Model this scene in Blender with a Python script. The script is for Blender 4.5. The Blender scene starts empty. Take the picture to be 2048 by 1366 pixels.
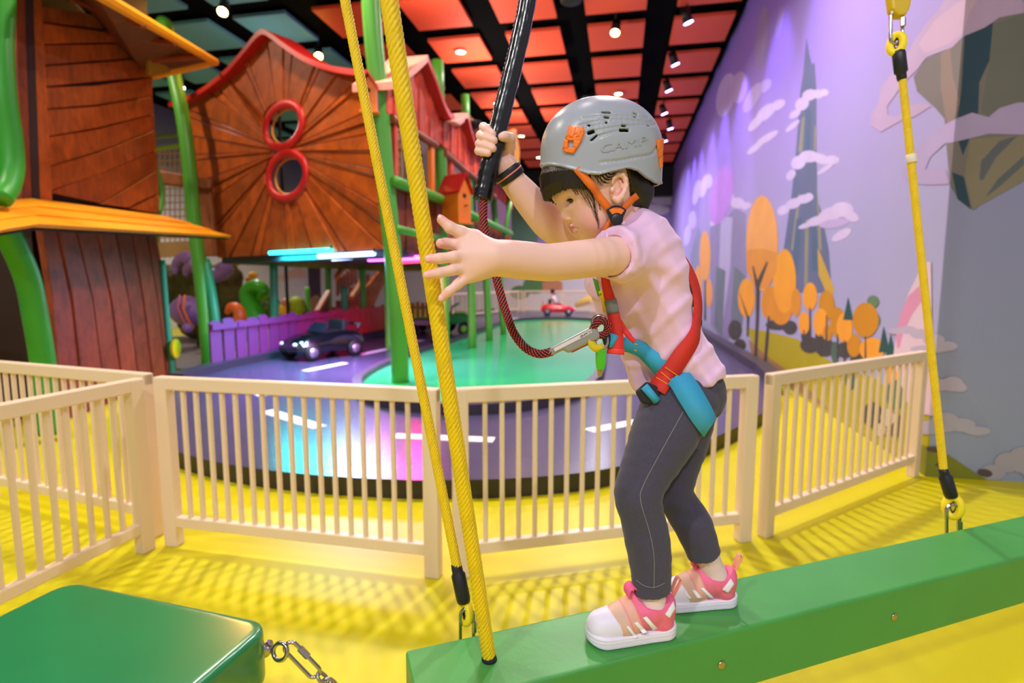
import bpy, math, random, sys
import numpy as np
from mathutils import Vector, Matrix
random.seed(7)
rng = np.random.default_rng(7)
SC = bpy.context.scene
COL = SC.collection
# ------------------------------------------------------------------ camera
F = 1090.0; H = 1.30                      # focal length in pixels of a 2048 px wide frame, eye height in metres
PITCH = math.atan(118 / F); YAW = math.atan(217 / math.hypot(F, 118))
fw = np.array([-math.sin(YAW) * math.cos(PITCH), math.cos(YAW) * math.cos(PITCH), -math.sin(PITCH)])
rt = np.array([math.cos(YAW), math.sin(YAW), 0.0]); up = np.cross(rt, fw)
C = np.array([0, 0, H])
cam = bpy.data.objects.new('camera', bpy.data.cameras.new('camera')); COL.objects.link(cam)
cam.data.sensor_width = 36; cam.data.lens = 36 * F / 2048
cam.location = C; cam.rotation_euler = (math.pi / 2 - PITCH, 0, YAW)
cam.data.clip_start = 0.05; cam.data.clip_end = 100
cam.data.dof.use_dof = True; cam.data.dof.focus_distance = 0.95; cam.data.dof.aperture_fstop = 3.2
SC.camera = cam
# ------------------------------------------------------------------ world and exposure
W = bpy.data.worlds.new('hall_ambience'); SC.world = W; W.use_nodes = True
W.node_tree.nodes['Background'].inputs[0].default_value = (0.93, 0.88, 1.0, 1)
W.node_tree.nodes['Background'].inputs[1].default_value = 0.46
vs = SC.view_settings
vs.view_transform = 'Standard'; vs.look = 'None'; vs.exposure = 0.06; vs.gamma = 1.0; vs.use_curve_mapping = False

def area_lamp(name, loc, target, size, power, rgb, spread=150):
    l = bpy.data.lights.new(name, 'AREA'); l.shape = 'DISK'; l.size = size; l.energy = power; l.color = rgb; l.spread = math.radians(spread)
    o = bpy.data.objects.new(name, l); COL.objects.link(o); o.location = loc
    o.rotation_euler = (Vector(target) - Vector(loc)).to_track_quat('-Z', 'Y').to_euler()
    return o
# floodlights added under the ceiling to brighten the scene
CEIL = 6.03
ADDED_FLOODS = [(-2.6, -3.6, 240, (.93, .95, 1)), (1.2, -3.6, 230, (.93, .94, 1)), (4.6, -2.0, 40, (1, .94, 1)), (-0.6, 1.9, 30, (1, .96, .95)),
        (-5.0, 1.2, 110, (1, .9, .78)), (-3.2, 5.0, 160, (1, .9, .78)), (0.3, 5.4, 160, (1, .93, .95)), (-0.9, 9.6, 170, (1, .92, .94)), (-0.9, 14.5, 200, (.95, .9, 1)),
        (-7.6, 6.2, 110, (1, .82, .6)), (-9.6, 12.6, 230, (1, .93, .85)), (-0.6, 20.0, 300, (.88, .84, 1))]
for x, y, p, c in ADDED_FLOODS:
    area_lamp('added_ceiling_flood', (x, y, CEIL - .12), (x * .9, y if y > -1.5 else y + 1.5, 0), .26, p, c)

# uplights added above the play houses to brighten the red ceiling panels
UPL = [(-3.1, 8.2, 48), (-3.1, 11.5, 48), (-3.1, 15.0, 48), (-6.3, 9.5, 8)]
for x, y, p in UPL:
    area_lamp('added_uplight', (x, y, 4.75), (x + (1.0 if x > -4 else -.6), y + .4, 6.4), .3, p, (1, .86, .74), 160)

# ------------------------------------------------------------------ pixel rays (pixels of the 2048x1366 photograph) -> points of the place
def ray(x, y): return fw + rt * (x - 1024) / F - up * (y - 683) / F
def onz(x, y, z=0.0):
    r = ray(x, y); return C + r * ((z - H) / r[2])
def dep(x, y, d): return C + ray(x, y) * d
def onp(x, y, p0, n):
    r = ray(x, y); return C + r * (np.dot(np.asarray(p0, float) - C, n) / np.dot(r, n))
def proj(p):
    v = np.asarray(p, float) - C; d = v @ fw
    return 1024 + F * (v @ rt) / d, 683 - F * (v @ up) / d, d
def unit(v):
    v = np.asarray(v, float); return v / max(1e-9, np.linalg.norm(v))

# ------------------------------------------------------------------ materials
def lin(c):
    if isinstance(c, str): c = tuple(int(c[i:i + 2], 16) / 255 for i in (0, 2, 4))
    return tuple(v / 12.92 if v <= .04045 else ((v + .055) / 1.055) ** 2.4 for v in c[:3])
MATS = {}
def mat(name, c, rough=.5, metal=0.0, spec=.5, emit=None, estr=1.0, bump=0, bscale=200, var=0, vscale=8, coat=0, trans=0, vcol=False, sss=0, objvar=0, stretch=None, sheen=0, alpha=1):
    if name in MATS: return MATS[name]
    m = bpy.data.materials.new(name); m.use_nodes = True
    nt = m.node_tree; b = nt.nodes['Principled BSDF']
    rgb = lin(c)
    b.inputs['Base Color'].default_value = (*rgb, 1); b.inputs['Roughness'].default_value = rough
    b.inputs['Metallic'].default_value = metal; b.inputs['Specular IOR Level'].default_value = spec
    b.inputs['Coat Weight'].default_value = coat; b.inputs['Coat Roughness'].default_value = .12
    if sheen: b.inputs['Sheen Weight'].default_value = sheen
    if trans: b.inputs['Transmission Weight'].default_value = trans
    if sss:
        b.inputs['Subsurface Weight'].default_value = sss; b.inputs['Subsurface Radius'].default_value = (.012, .005, .003)
    if emit is not None:
        b.inputs['Emission Color'].default_value = (*lin(emit), 1); b.inputs['Emission Strength'].default_value = estr
    base = None
    if vcol:
        a = nt.nodes.new('ShaderNodeVertexColor'); a.layer_name = 'Col'; base = a.outputs['Color']
    if var or objvar:
        mx = nt.nodes.new('ShaderNodeMix'); mx.data_type = 'RGBA'; mx.blend_type = 'MULTIPLY'; mx.inputs[0].default_value = 1
        if base is not None: nt.links.new(base, mx.inputs[6])
        else: mx.inputs[6].default_value = (*rgb, 1)
        tc = nt.nodes.new('ShaderNodeTexCoord'); no = nt.nodes.new('ShaderNodeTexNoise'); no.inputs['Scale'].default_value = vscale; no.inputs['Detail'].default_value = 5
        mp = nt.nodes.new('ShaderNodeMapping'); mp.inputs['Scale'].default_value = stretch or (1, 1, 1)
        nt.links.new(tc.outputs['Object'], mp.inputs[0]); nt.links.new(mp.outputs[0], no.inputs['Vector'])
        r = nt.nodes.new('ShaderNodeMapRange'); r.inputs[1].default_value = .3; r.inputs[2].default_value = .7; r.inputs[3].default_value = 1 - var; r.inputs[4].default_value = 1 + var
        nt.links.new(no.outputs[0], r.inputs[0])
        fac = r.outputs[0]
        if objvar:
            oi = nt.nodes.new('ShaderNodeObjectInfo'); r2 = nt.nodes.new('ShaderNodeMapRange'); r2.inputs[3].default_value = 1 - objvar; r2.inputs[4].default_value = 1 + objvar
            nt.links.new(oi.outputs['Random'], r2.inputs[0]); ml = nt.nodes.new('ShaderNodeMath'); ml.operation = 'MULTIPLY'
            nt.links.new(fac, ml.inputs[0]); nt.links.new(r2.outputs[0], ml.inputs[1]); fac = ml.outputs[0]
        nt.links.new(fac, mx.inputs[7]); base = mx.outputs[2]
    if base is not None: nt.links.new(base, b.inputs['Base Color'])
    if bump:
        tc = nt.nodes.new('ShaderNodeTexCoord'); no = nt.nodes.new('ShaderNodeTexNoise'); no.inputs['Scale'].default_value = bscale; no.inputs['Detail'].default_value = 3
        bp = nt.nodes.new('ShaderNodeBump'); bp.inputs['Strength'].default_value = bump; bp.inputs['Distance'].default_value = .002
        nt.links.new(tc.outputs['Object'], no.inputs['Vector']); nt.links.new(no.outputs[0], bp.inputs['Height']); nt.links.new(bp.outputs[0], b.inputs['Normal'])
    MATS[name] = m
    return m
def wave_mat(name, c1, c2, scale, rough=.6, direction='X', bump=.4, sheen=0):
    """ribbed cloth or webbing: two tones in fine bands along the UV v axis"""
    if name in MATS: return MATS[name]
    m = mat(name, c1, rough, sheen=sheen); nt = m.node_tree; b = nt.nodes['Principled BSDF']
    uv = nt.nodes.new('ShaderNodeUVMap'); wv = nt.nodes.new('ShaderNodeTexWave'); wv.bands_direction = direction; wv.inputs['Scale'].default_value = scale
    nt.links.new(uv.outputs[0], wv.inputs['Vector'])
    mx = nt.nodes.new('ShaderNodeMix'); mx.data_type = 'RGBA'; mx.inputs[6].default_value = (*lin(c1), 1); mx.inputs[7].default_value = (*lin(c2), 1)
    nt.links.new(wv.outputs['Fac'], mx.inputs[0]); nt.links.new(mx.outputs[2], b.inputs['Base Color'])
    bp = nt.nodes.new('ShaderNodeBump'); bp.inputs['Strength'].default_value = bump; bp.inputs['Distance'].default_value = .001
    nt.links.new(wv.outputs['Fac'], bp.inputs['Height']); nt.links.new(bp.outputs[0], b.inputs['Normal'])
    return m

# ------------------------------------------------------------------ objects
BASE = {}
def tag(o, label=None, cat=None, group=None, kind=None):
    if label: o['label'] = label
    if cat: o['category'] = cat
    if group: o['group'] = group
    if kind: o['kind'] = kind
    return o
def thing(name, loc, label, cat, group=None, rz=0):
    o = bpy.data.objects.new(name, None); COL.objects.link(o); o.location = loc; o.rotation_euler = (0, 0, rz); o.empty_display_size = .1
    BASE[o.name] = np.asarray(loc, float)
    return tag(o, label, cat, group)
class MB:
    def __init__(s): s.v = []; s.f = []; s.uv = []; s.sm = True; s.fm = []
    def add(s, vs, fs, uvs=None, mi=0):
        n = len(s.v); s.v += [tuple(map(float, p)) for p in vs]; s.f += [tuple(i + n for i in f) for f in fs]; s.fm += [mi] * len(fs)
        s.uv += (list(uvs) if uvs is not None else [(0, 0)] * len(vs)); return s
    def box(s, lo, hi, bev=0):
        x0, y0, z0 = lo; x1, y1, z1 = hi
        s.add([(x0, y0, z0), (x1, y0, z0), (x1, y1, z0), (x0, y1, z0), (x0, y0, z1), (x1, y0, z1), (x1, y1, z1), (x0, y1, z1)],
              [(0, 3, 2, 1), (4, 5, 6, 7), (0, 1, 5, 4), (1, 2, 6, 5), (2, 3, 7, 6), (3, 0, 4, 7)]); return s
    def prism(s, poly, n, t, back=0.0, mi=0):
        """polygon (3D points, any winding) pushed along n from -back to t"""
        n = unit(n); P = [np.asarray(p, float) for p in poly]
        a = sum((np.cross(P[i], P[(i + 1) % len(P)]) for i in range(len(P))), np.zeros(3))
        if a @ n < 0: P = P[::-1]
        k = len(P); vs = [p - n * back for p in P] + [p + n * t for p in P]
        fs = [tuple(range(k))[::-1], tuple(range(k, 2 * k))] + [(i, (i + 1) % k, k + (i + 1) % k, k + i) for i in range(k)]
        return s.add(vs, fs, mi=mi)
    def loft(s, rings, closed=True, cap=True, mi=0):
        k = len(rings[0]); vs = [p for r in rings for p in r]; fs = []
        for i in range(len(rings) - 1):
            for j in range(k if closed else k - 1):
                a, b = i * k + j, i * k + (j + 1) % k; fs.append((a, b, b + k, a + k))
        if cap and closed:
            fs.append(tuple(range(k))[::-1]); fs.append(tuple(range((len(rings) - 1) * k, len(rings) * k)))
        uv = [(j / k, i / max(1, len(rings) - 1)) for i in range(len(rings)) for j in range(k)]
        return s.add(vs, fs, uv, mi)
    def tube(s, path, r, seg=10, cap=True, flat=None, mi=0):
        P = [np.asarray(p, float) for p in path]; n = len(P); R = r if hasattr(r, '__len__') else [r] * n
        T = [unit(P[min(i + 1, n - 1)] - P[max(i - 1, 0)]) for i in range(n)]
        u = unit(np.cross(T[0], (0, 0, 1) if abs(T[0][2]) < .9 else (1, 0, 0))); rings = []
        for i in range(n):
            u = unit(u - T[i] * (u @ T[i])); w = np.cross(T[i], u)
            rings.append([P[i] + R[i] * (math.cos(a) * u + math.sin(a) * w) for a in [2 * math.pi * j / seg for j in range(seg)]])
        return s.loft(rings, True, cap, mi)
    def ring(s, c, n, R, r, seg=28, sub=10, ell=None, arc=(0, 2 * math.pi), updir=(0, 0, 1)):
        n = unit(n); c = np.asarray(c, float)
        a = unit(np.cross(updir, n)) if abs(unit(updir) @ n) < .95 else unit(np.cross((1, 0, 0), n)); b = np.cross(n, a); ea, eb = ell or (1, 1)
        full = abs(arc[1] - arc[0] - 2 * math.pi) < 1e-6
        pts = [c + R * (ea * math.cos(t) * a + eb * math.sin(t) * b) for t in np.linspace(arc[0], arc[1], seg + 1)]
        if full:
            rings = []
            for i in range(seg):
                T = unit(pts[(i + 1) % seg] - pts[i - 1 if i else seg - 1]); o = np.cross(T, n)
                rings.append([pts[i] + r * (math.cos(q) * o + math.sin(q) * n) for q in [2 * math.pi * j / sub for j in range(sub)]])
            k = sub; vs = [p for q in rings for p in q]
            fs = [(i * k + j, ((i + 1) % seg) * k + j, ((i + 1) % seg) * k + (j + 1) % k, i * k + (j + 1) % k) for i in range(seg) for j in range(k)]
            return s.add(vs, fs)
        return s.tube(pts, r, sub)
    def ball(s, c, r, seg=16, rn=10, ax=None):
        c = np.asarray(c, float); r = np.array([r, r, r]) if np.isscalar(r) else np.array(r); ax = np.eye(3) if ax is None else np.array([unit(a) for a in ax])
        rings = [[c + (np.array([math.cos(2 * math.pi * j / seg) * math.sin(t), math.sin(2 * math.pi * j / seg) * math.sin(t), -math.cos(t)]) * r) @ ax for j in range(seg)] for t in np.linspace(.02, math.pi - .02, rn)]
        return s.loft(rings)
    def lathe(s, c, prof, seg=24, axis=(0, 0, 1)):
        n = unit(axis); a = unit(np.cross(n, (1, 0, 0) if abs(n[0]) < .9 else (0, 1, 0))); b = np.cross(n, a); c = np.asarray(c, float)
        return s.loft([[c + n * h + max(r, 1e-4) * (math.cos(t) * a + math.sin(t) * b) for t in [2 * math.pi * j / seg for j in range(seg)]] for r, h in prof])
    def ribbon(s, path, nrm, width, thick=.002, mi=0, uvs=1.0):
        P = [np.asarray(p, float) for p in path]; n = len(P); Wd = width if hasattr(width, '__len__') else [width] * n; rings = []; L = 0; ls = []
        for i in range(n):
            T = unit(P[min(i + 1, n - 1)] - P[max(i - 1, 0)]); N = unit(nrm[i]); N = unit(N - T * (N @ T)); b = np.cross(T, N)
            w = Wd[i] / 2; rings.append([P[i] - b * w, P[i] - b * w + N * thick, P[i] + b * w + N * thick, P[i] + b * w])
            if i: L += np.linalg.norm(P[i] - P[i - 1])
            ls.append(L)
        n0 = len(s.v); s.loft(rings, True, True, mi)
        for i in range(n):
            for j, q in enumerate((0, 0, 1, 1)): s.uv[n0 + i * 4 + j] = (q, ls[i] * uvs)
        return s
    def build(s, name, m, parent=None, smooth=False, loc=None, bev=0, seg=2, solid=0, sub=0):
        me = bpy.data.meshes.new(name)
        base = BASE[parent.name] if parent is not None else (np.asarray(loc, float) if loc is not None else np.mean(np.array(s.v), axis=0))
        if parent is None and loc is None: base[2] = np.array(s.v)[:, 2].min()
        V = np.array(s.v) - base
        me.from_pydata(V.tolist(), [], s.f)
        for q in (m if isinstance(m, (list, tuple)) else [m]): me.materials.append(q)
        if any(s.fm): me.polygons.foreach_set('material_index', s.fm)
        if any(u != (0, 0) for u in s.uv):
            ul = me.uv_layers.new(name='UVMap'); li = np.zeros(len(me.loops), 'i'); me.loops.foreach_get('vertex_index', li)
            ul.data.foreach_set('uv', np.array(s.uv, 'f')[li].ravel())
        if smooth: me.polygons.foreach_set('use_smooth', [True] * len(me.polygons))
        me.validate(); me.update()
        o = bpy.data.objects.new(name, me); COL.objects.link(o)
        if parent is not None: o.parent = parent
        else: o.location = base
        BASE[o.name] = base
        if bev:
            b = o.modifiers.new('bevel', 'BEVEL'); b.width = bev; b.segments = seg; b.limit_method = 'ANGLE'
        if sub:
            b = o.modifiers.new('subsurf', 'SUBSURF'); b.levels = sub; b.render_levels = sub
        return o
def inst(o, loc, rot=None, parent=None, scale=None):
    """a copy of one object sharing its mesh"""
    c = o.copy(); COL.objects.link(c); c.parent = parent if parent is not None else o.parent; c.location = loc
    if rot is not None: c.rotation_euler = rot
    if scale is not None: c.scale = scale
    BASE[c.name] = BASE[o.name]
    return c
def spline(pts, n=8):
    """Catmull-Rom through the points (any dimension)"""
    P = [np.asarray(p, float) for p in pts]; P = [2 * P[0] - P[1]] + P + [2 * P[-1] - P[-2]]; out = []
    for i in range(1, len(P) - 2):
        for t in np.linspace(0, 1, n, endpoint=False):
            a, b, c, d = P[i - 1:i + 3]
            out.append(.5 * (2 * b + (c - a) * t + (2 * a - 5 * b + 4 * c - d) * t * t + (3 * b - a - 3 * c + d) * t ** 3))
    out.append(P[-2]); return out

# ------------------------------------------------------------------ smooth solids: signed distance fields meshed on a sparse grid
class Field:
    def __init__(s): s.ops = []
    def _add(s, fn, c, r, op, k): s.ops.append((fn, np.asarray(c, float), r, op, k)); return s
    def cone(s, a, b, ra, rb, k=.01, op='u'):
        a = np.asarray(a, float); b = np.asarray(b, float); ba = b - a; l2 = max(ba @ ba, 1e-12)
        def fn(p):
            q = p - a; t = np.clip((q @ ba) / l2, 0, 1); d = q - t[:, None] * ba
            return np.sqrt((d * d).sum(1)) - (ra + (rb - ra) * t)
        return s._add(fn, (a + b) / 2, math.sqrt(l2) / 2 + max(ra, rb), op, k)
    def chain(s, pts, rad, k=.006, op='u'):
        for i in range(len(pts) - 1): s.cone(pts[i], pts[i + 1], rad[i], rad[i + 1], k, op)
        return s
    def limb(s, pts, rad, add=0.0, k=.002, n=4):
        Q = spline([np.append(np.asarray(p, float), r + add) for p, r in zip(pts, rad)], n)
        return s.chain([q[:3] for q in Q], [q[3] for q in Q], k)
    def ell(s, c, r, ax=None, k=.01, op='u'):
        c = np.asarray(c, float); r = np.array(r, float) * np.ones(3); A = np.eye(3) if ax is None else np.array([unit(a) for a in ax])
        def fn(p):
            q = (p - c) @ A.T; k0 = np.sqrt(((q / r) ** 2).sum(1)); k1 = np.sqrt(((q / (r * r)) ** 2).sum(1))
            return k0 * (k0 - 1) / np.maximum(k1, 1e-9)
        return s._add(fn, c, float(r.max()), op, k)
    def rbox(s, c, h, rad, ax=None, k=.006, op='u'):
        c = np.asarray(c, float); h = np.array(h, float); A = np.eye(3) if ax is None else np.array([unit(a) for a in ax])
        def fn(p):
            q = np.abs((p - c) @ A.T) - (h - rad)
            return np.sqrt((np.maximum(q, 0) ** 2).sum(1)) + np.minimum(q.max(1), 0) - rad
        return s._add(fn, c, float(np.linalg.norm(h)), op, k)
    def plane(s, p0, n, k=0.0, op='i'):
        """keeps the side n points away from"""
        p0 = np.asarray(p0, float); n = unit(n)
        return s._add(lambda p: (p - p0) @ n, p0, 1e9, op, k)
    def func(s, fn, op='m', k=0.0): return s._add(fn, (0, 0, 0), 1e9, op, k)
    def ev(s, P, ctr=None, rad=0):
        f = np.full(len(P), 1.0)
        ops = s.ops
        if ctr is not None:
            if getattr(s, 'nc', -1) != len(ops):
                s.nc = len(ops); s.cc = np.array([o[1] for o in ops]); s.cr = np.array([o[2] + o[4] for o in ops])
            d_ = s.cc - ctr; near = np.sqrt((d_ * d_).sum(1)) - s.cr <= rad + .025; ops = [o for o, n_ in zip(ops, near) if n_]
        for fn, c, r, op, k in ops:
            if op == 'm': f = fn(P, f); continue
            d = fn(P)
            if op == 'u':
                if k > 0:
                    h = np.maximum(k - np.abs(f - d), 0) / k; f = np.minimum(f, d) - h * h * k * .25
                else: f = np.minimum(f, d)
            else:
                if op == 's': d = -d
                if k > 0:
                    h = np.maximum(k - np.abs(f - d), 0) / k; f = np.maximum(f, d) + h * h * k * .25
                else: f = np.maximum(f, d)
        return f
    def bounds(s):
        lo = np.full(3, 1e9); hi = -lo
        for fn, c, r, op, k in s.ops:
            if op == 'u' and r < 1e8: lo = np.minimum(lo, c - r); hi = np.maximum(hi, c + r)
        return lo - .02, hi + .02
    def mesh(s, h, N=14):
        lo, hi = s.bounds(); nb = np.ceil((hi - lo) / (N * h)).astype(int); bl = N * h; rad = bl * .5 * 1.7321
        g = np.stack(np.meshgrid(*[np.arange(n) for n in nb], indexing='ij'), -1).reshape(-1, 3)
        ctr = lo + (g + .5) * bl; fc = np.concatenate([s.ev(ctr[i:i + 40000]) for i in range(0, len(ctr), 40000)])
        act = g[np.abs(fc) < rad * 1.6 + .006]
        ii = np.arange(-1, N + 1); loc = np.stack(np.meshgrid(ii, ii, ii, indexing='ij'), -1).reshape(-1, 3); M = N + 2
        corner = np.array([[i, j, k] for i in (0, 1) for j in (0, 1) for k in (0, 1)])
        edges = [(a, b) for a in range(8) for b in range(a + 1, 8) if np.abs(corner[a] - corner[b]).sum() == 1]
        ids = []; pos = []; quads = []; BIG = 1 << 20
        gid = lambda q: ((q[..., 0] + 8).astype(np.int64) * BIG + (q[..., 1] + 8)) * BIG + (q[..., 2] + 8)
        for b in act:
            o = b * N; P = lo + (loc + o) * h; f = s.ev(P, lo + (b + .5) * bl, rad + 2 * h)
            if (f > 0).all() or (f < 0).all(): continue
            f = np.where(np.abs(f) < 1e-9, 1e-9, f).reshape(M, M, M); ins = f < 0
            cn = np.stack([ins[c[0]:M - 1 + c[0], c[1]:M - 1 + c[1], c[2]:M - 1 + c[2]] for c in corner], -1); sm = cn.sum(-1)
            cell = np.argwhere((sm > 0) & (sm < 8))
            if not len(cell): continue
            fv = np.stack([f[cell[:, 0] + c[0], cell[:, 1] + c[1], cell[:, 2] + c[2]] for c in corner], -1)
            acc = np.zeros((len(cell), 3)); cnt = np.zeros(len(cell))
            for a, e in edges:
                x = (fv[:, a] < 0) != (fv[:, e] < 0); t = np.where(x, fv[:, a] / np.where(x, fv[:, a] - fv[:, e], 1), 0)
                acc += x[:, None] * (corner[a] + t[:, None] * (corner[e] - corner[a])); cnt += x
            gc = cell - 1 + o
            ids.append(gid(gc)); pos.append(lo + (gc + acc / cnt[:, None]) * h)
            for d in range(3):
                e = np.eye(3, dtype=int); ea, eb = e[(d + 1) % 3], e[(d + 2) % 3]
                A = ins[1:M - 1, 1:M - 1, 1:M - 1]; sl = [slice(1, M - 1)] * 3; sl[d] = slice(2, M); B = ins[tuple(sl)]
                q = np.argwhere(A != B)
                if not len(q): continue
                fl = A[q[:, 0], q[:, 1], q[:, 2]]; p = q + o
                qq = np.stack([gid(p - ea - eb), gid(p - eb), gid(p), gid(p - ea)], -1)
                qq[~fl] = qq[~fl][:, ::-1]; quads.append(qq)
        ids = np.concatenate(ids); pos = np.concatenate(pos); uid, first = np.unique(ids, return_index=True)
        Q = np.concatenate(quads); q = np.searchsorted(uid, Q); q = np.minimum(q, len(uid) - 1); ok = (uid[q] == Q).all(1)
        return pos[first], q[ok]
    def build(s, name, m, parent, h, color=None, keep=None, smooth=True):
        V, Q = s.mesh(h)
        if keep is not None:
            k = keep(V); Q = Q[k[Q].any(1)]
        base = BASE[parent.name]; me = bpy.data.meshes.new(name)
        u, inv = np.unique(Q, return_inverse=True); V = V[u]; Q = inv.reshape(-1, 4)
        me.vertices.add(len(V)); me.vertices.foreach_set('co', (V - base).astype('f').ravel())
        me.loops.add(Q.size); me.loops.foreach_set('vertex_index', Q.ravel().astype('i'))
        me.polygons.add(len(Q)); me.polygons.foreach_set('loop_start', np.arange(0, Q.size, 4, dtype='i'))
        me.polygons.foreach_set('use_smooth', [smooth] * len(Q))
        me.update(calc_edges=True); me.materials.append(m)
        if color is not None:
            c = np.ones((len(V), 4), 'f'); c[:, :3] = color(V); a = me.color_attributes.new('Col', 'FLOAT_COLOR', 'POINT'); a.data.foreach_set('color', c.ravel())
        o = bpy.data.objects.new(name, me); COL.objects.link(o); o.parent = parent; BASE[o.name] = base
        return o
    def march(s, px, py, t0=.4, t1=1.8, iso=0.0):
        """first point of the solid on a pixel's ray, or None"""
        r = ray(px, py); L = np.linalg.norm(r); t = t0
        for i in range(160):
            p = C + r * t; d = min(.03, float(s.ev(p[None], p, .03)[0])) - iso
            if d < .0004: return p
            t += max(.0003, d * .7) / L
            if t > t1: return None
    def normal(s, p, e=.002):
        p = np.asarray(p, float); d = np.eye(3) * e
        return unit(s.ev(p + d, p, .01) - s.ev(p - d, p, .01))
def text_mesh(txt, mapper, name, m, parent, depth=.002):
    """lettering: each outline vertex (u right, v up, in letter heights) is placed by mapper"""
    cu = bpy.data.curves.new('lettering', 'FONT'); cu.body = txt; cu.size = 1; cu.extrude = .5; cu.resolution_u = 3
    o = bpy.data.objects.new('lettering', cu); COL.objects.link(o); dg = bpy.context.evaluated_depsgraph_get(); me = o.evaluated_get(dg).to_mesh()
    co = [(v.co.x, v.co.y, v.co.z) for v in me.vertices]; fs = [tuple(p.vertices) for p in me.polygons]
    o.evaluated_get(dg).to_mesh_clear(); bpy.data.objects.remove(o); bpy.data.curves.remove(cu)
    b = MB(); wmax = max(c[0] for c in co); b.add([mapper(x / wmax, y, z) for x, y, z in co], fs)
    return b.build(name, m, parent)
# ================================================================== the setting
XW = 2.05; YC = 4.04; YB = 24.5; XL = -12.5
M_floor = mat('yellow_floor', 'cabf00', .40, spec=.4, var=.03, vscale=1.2, bump=.05, bscale=60)
M_black = mat('black_paint', '0a0a0d', .6)
def struct(o): o['kind'] = 'structure'; return o
struct(MB().box((XL, -4.5, -.1), (6.5, YB, 0)).build('floor', M_floor))
# painted sky: the mural's own wash from grey blue near the ground to lilac above
def wall_paint(name, stops):
    m = mat(name, 'ffffff', .55, spec=.3); nt = m.node_tree; b = nt.nodes['Principled BSDF']
    g = nt.nodes.new('ShaderNodeNewGeometry'); sx = nt.nodes.new('ShaderNodeSeparateXYZ'); r = nt.nodes.new('ShaderNodeMapRange'); r.inputs[2].default_value = 6.0
    cr = nt.nodes.new('ShaderNodeValToRGB'); nt.links.new(g.outputs['Position'], sx.inputs[0]); nt.links.new(sx.outputs['Z'], r.inputs[0]); nt.links.new(r.outputs[0], cr.inputs[0])
    for i, (p, c) in enumerate(stops):
        e = cr.color_ramp.elements[i] if i < 2 else cr.color_ramp.elements.new(p)
        e.position = p; e.color = (*lin(c), 1)
    nt.links.new(cr.outputs[0], b.inputs['Base Color']); return m
M_sky = wall_paint('lilac_sky_paint', [(0, 'a3abc4'), (1, '7f69cc'), (.35, 'a8a0cc'), (.62, 'a08ad0')])
wall_right = struct(MB().box((XW, YC + .01, 0), (XW + .15, YB, 6.2)).build('wall_right', M_sky))
wall_corner = struct(MB().box((XW, YC, 0), (6.5, YC + .01, 6.2)).build('wall_corner', wall_paint('shaded_corner_paint', [(0, '929cb4'), (1, '7f70c4'), (.4, '8f8eba')])))  # shadow on the corner wall is put into this darker wash
wall_back = struct(MB().box((XL, YB, 0), (XW + .15, YB + .15, 6.2)).build('wall_back', wall_paint('pale_back_paint', [(0, 'd9d6e2'), (1, '8a78d0'), (.3, 'd4cfe4'), (.55, 'aa98e0')])))
wall_left = struct(MB().box((XL - .15, -4.5, 0), (XL, YB, 6.2)).build('wall_left', wall_paint('pale_left_paint', [(0, 'd8d8d6'), (1, '6a6a80'), (.45, 'cfcdd0')])))
ceiling = struct(MB().box((XL, -4.5, CEIL + .1), (6.5, YB, CEIL + .22)).build('ceiling', mat('matt_black_ceiling', '040405', .9, spec=.05)))
struct(MB().box((XL, YB - .5, 4.9), (XW, YB - .1, CEIL + .1)).build('trim_1', M_black))
# square ceiling panels hung in a black grid
M_pr = mat('red_ceiling_panel', 'ff5c3a', .6, objvar=.08); M_pt = mat('teal_ceiling_panel', '62a4b4', .6, objvar=.1)
pmesh = {}
PX = 1.555; PY = 1.56
for i in range(-7, 4):
    for j in range(-8, 9):
        x = -.18 + PX * i; y = 11.28 + PY * j
        if y > YB - .8 or y < 1.5 or (x > XW - .6 and y > YC - .6) or x > 5.2: continue
        m = M_pt if x < -5.6 else M_pr
        if m not in pmesh: pmesh[m] = MB().box((-.52, -.55, -.03), (.52, .55, .03)).build('ceiling_panel', m, None, loc=(0, 0, 0)); o = pmesh[m]
        else: o = inst(pmesh[m], (0, 0, 0))
        o.parent = ceiling; o.location = np.array([x, y, CEIL]) - BASE[ceiling.name]
# ------------------------------------------------------------------ mural: flat painted shapes lying on the wall
def clip(poly, sx, side):
    """clip a pixel polygon at the wall corner (a slightly leaning line)"""
    out = []
    def d(p): return side * (p[0] - sx(p[1]))
    for i in range(len(poly)):
        a, b = poly[i], poly[(i + 1) % len(poly)]; da, db = d(a), d(b)
        if da >= 0: out.append(a)
        if (da > 0) != (db > 0) and abs(da - db) > 1e-9: t = da / (da - db); out.append((a[0] + t * (b[0] - a[0]), a[1] + t * (b[1] - a[1])))
    return out
c0 = proj((XW, YC, 0)); c1 = proj((XW, YC, 3.2)); CREASE = lambda y: c0[0] + (c1[0] - c0[0]) * (y - c0[1]) / (c1[1] - c0[1])
LAY = [0]
def el(cx, cy, rx, ry, rot=0, n=26):
    r = math.radians(rot); return [(cx + rx * math.cos(t) * math.cos(r) - ry * math.sin(t) * math.sin(r), cy + rx * math.cos(t) * math.sin(r) + ry * math.sin(t) * math.cos(r)) for t in [2 * math.pi * k / n for k in range(n)]]
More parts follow.
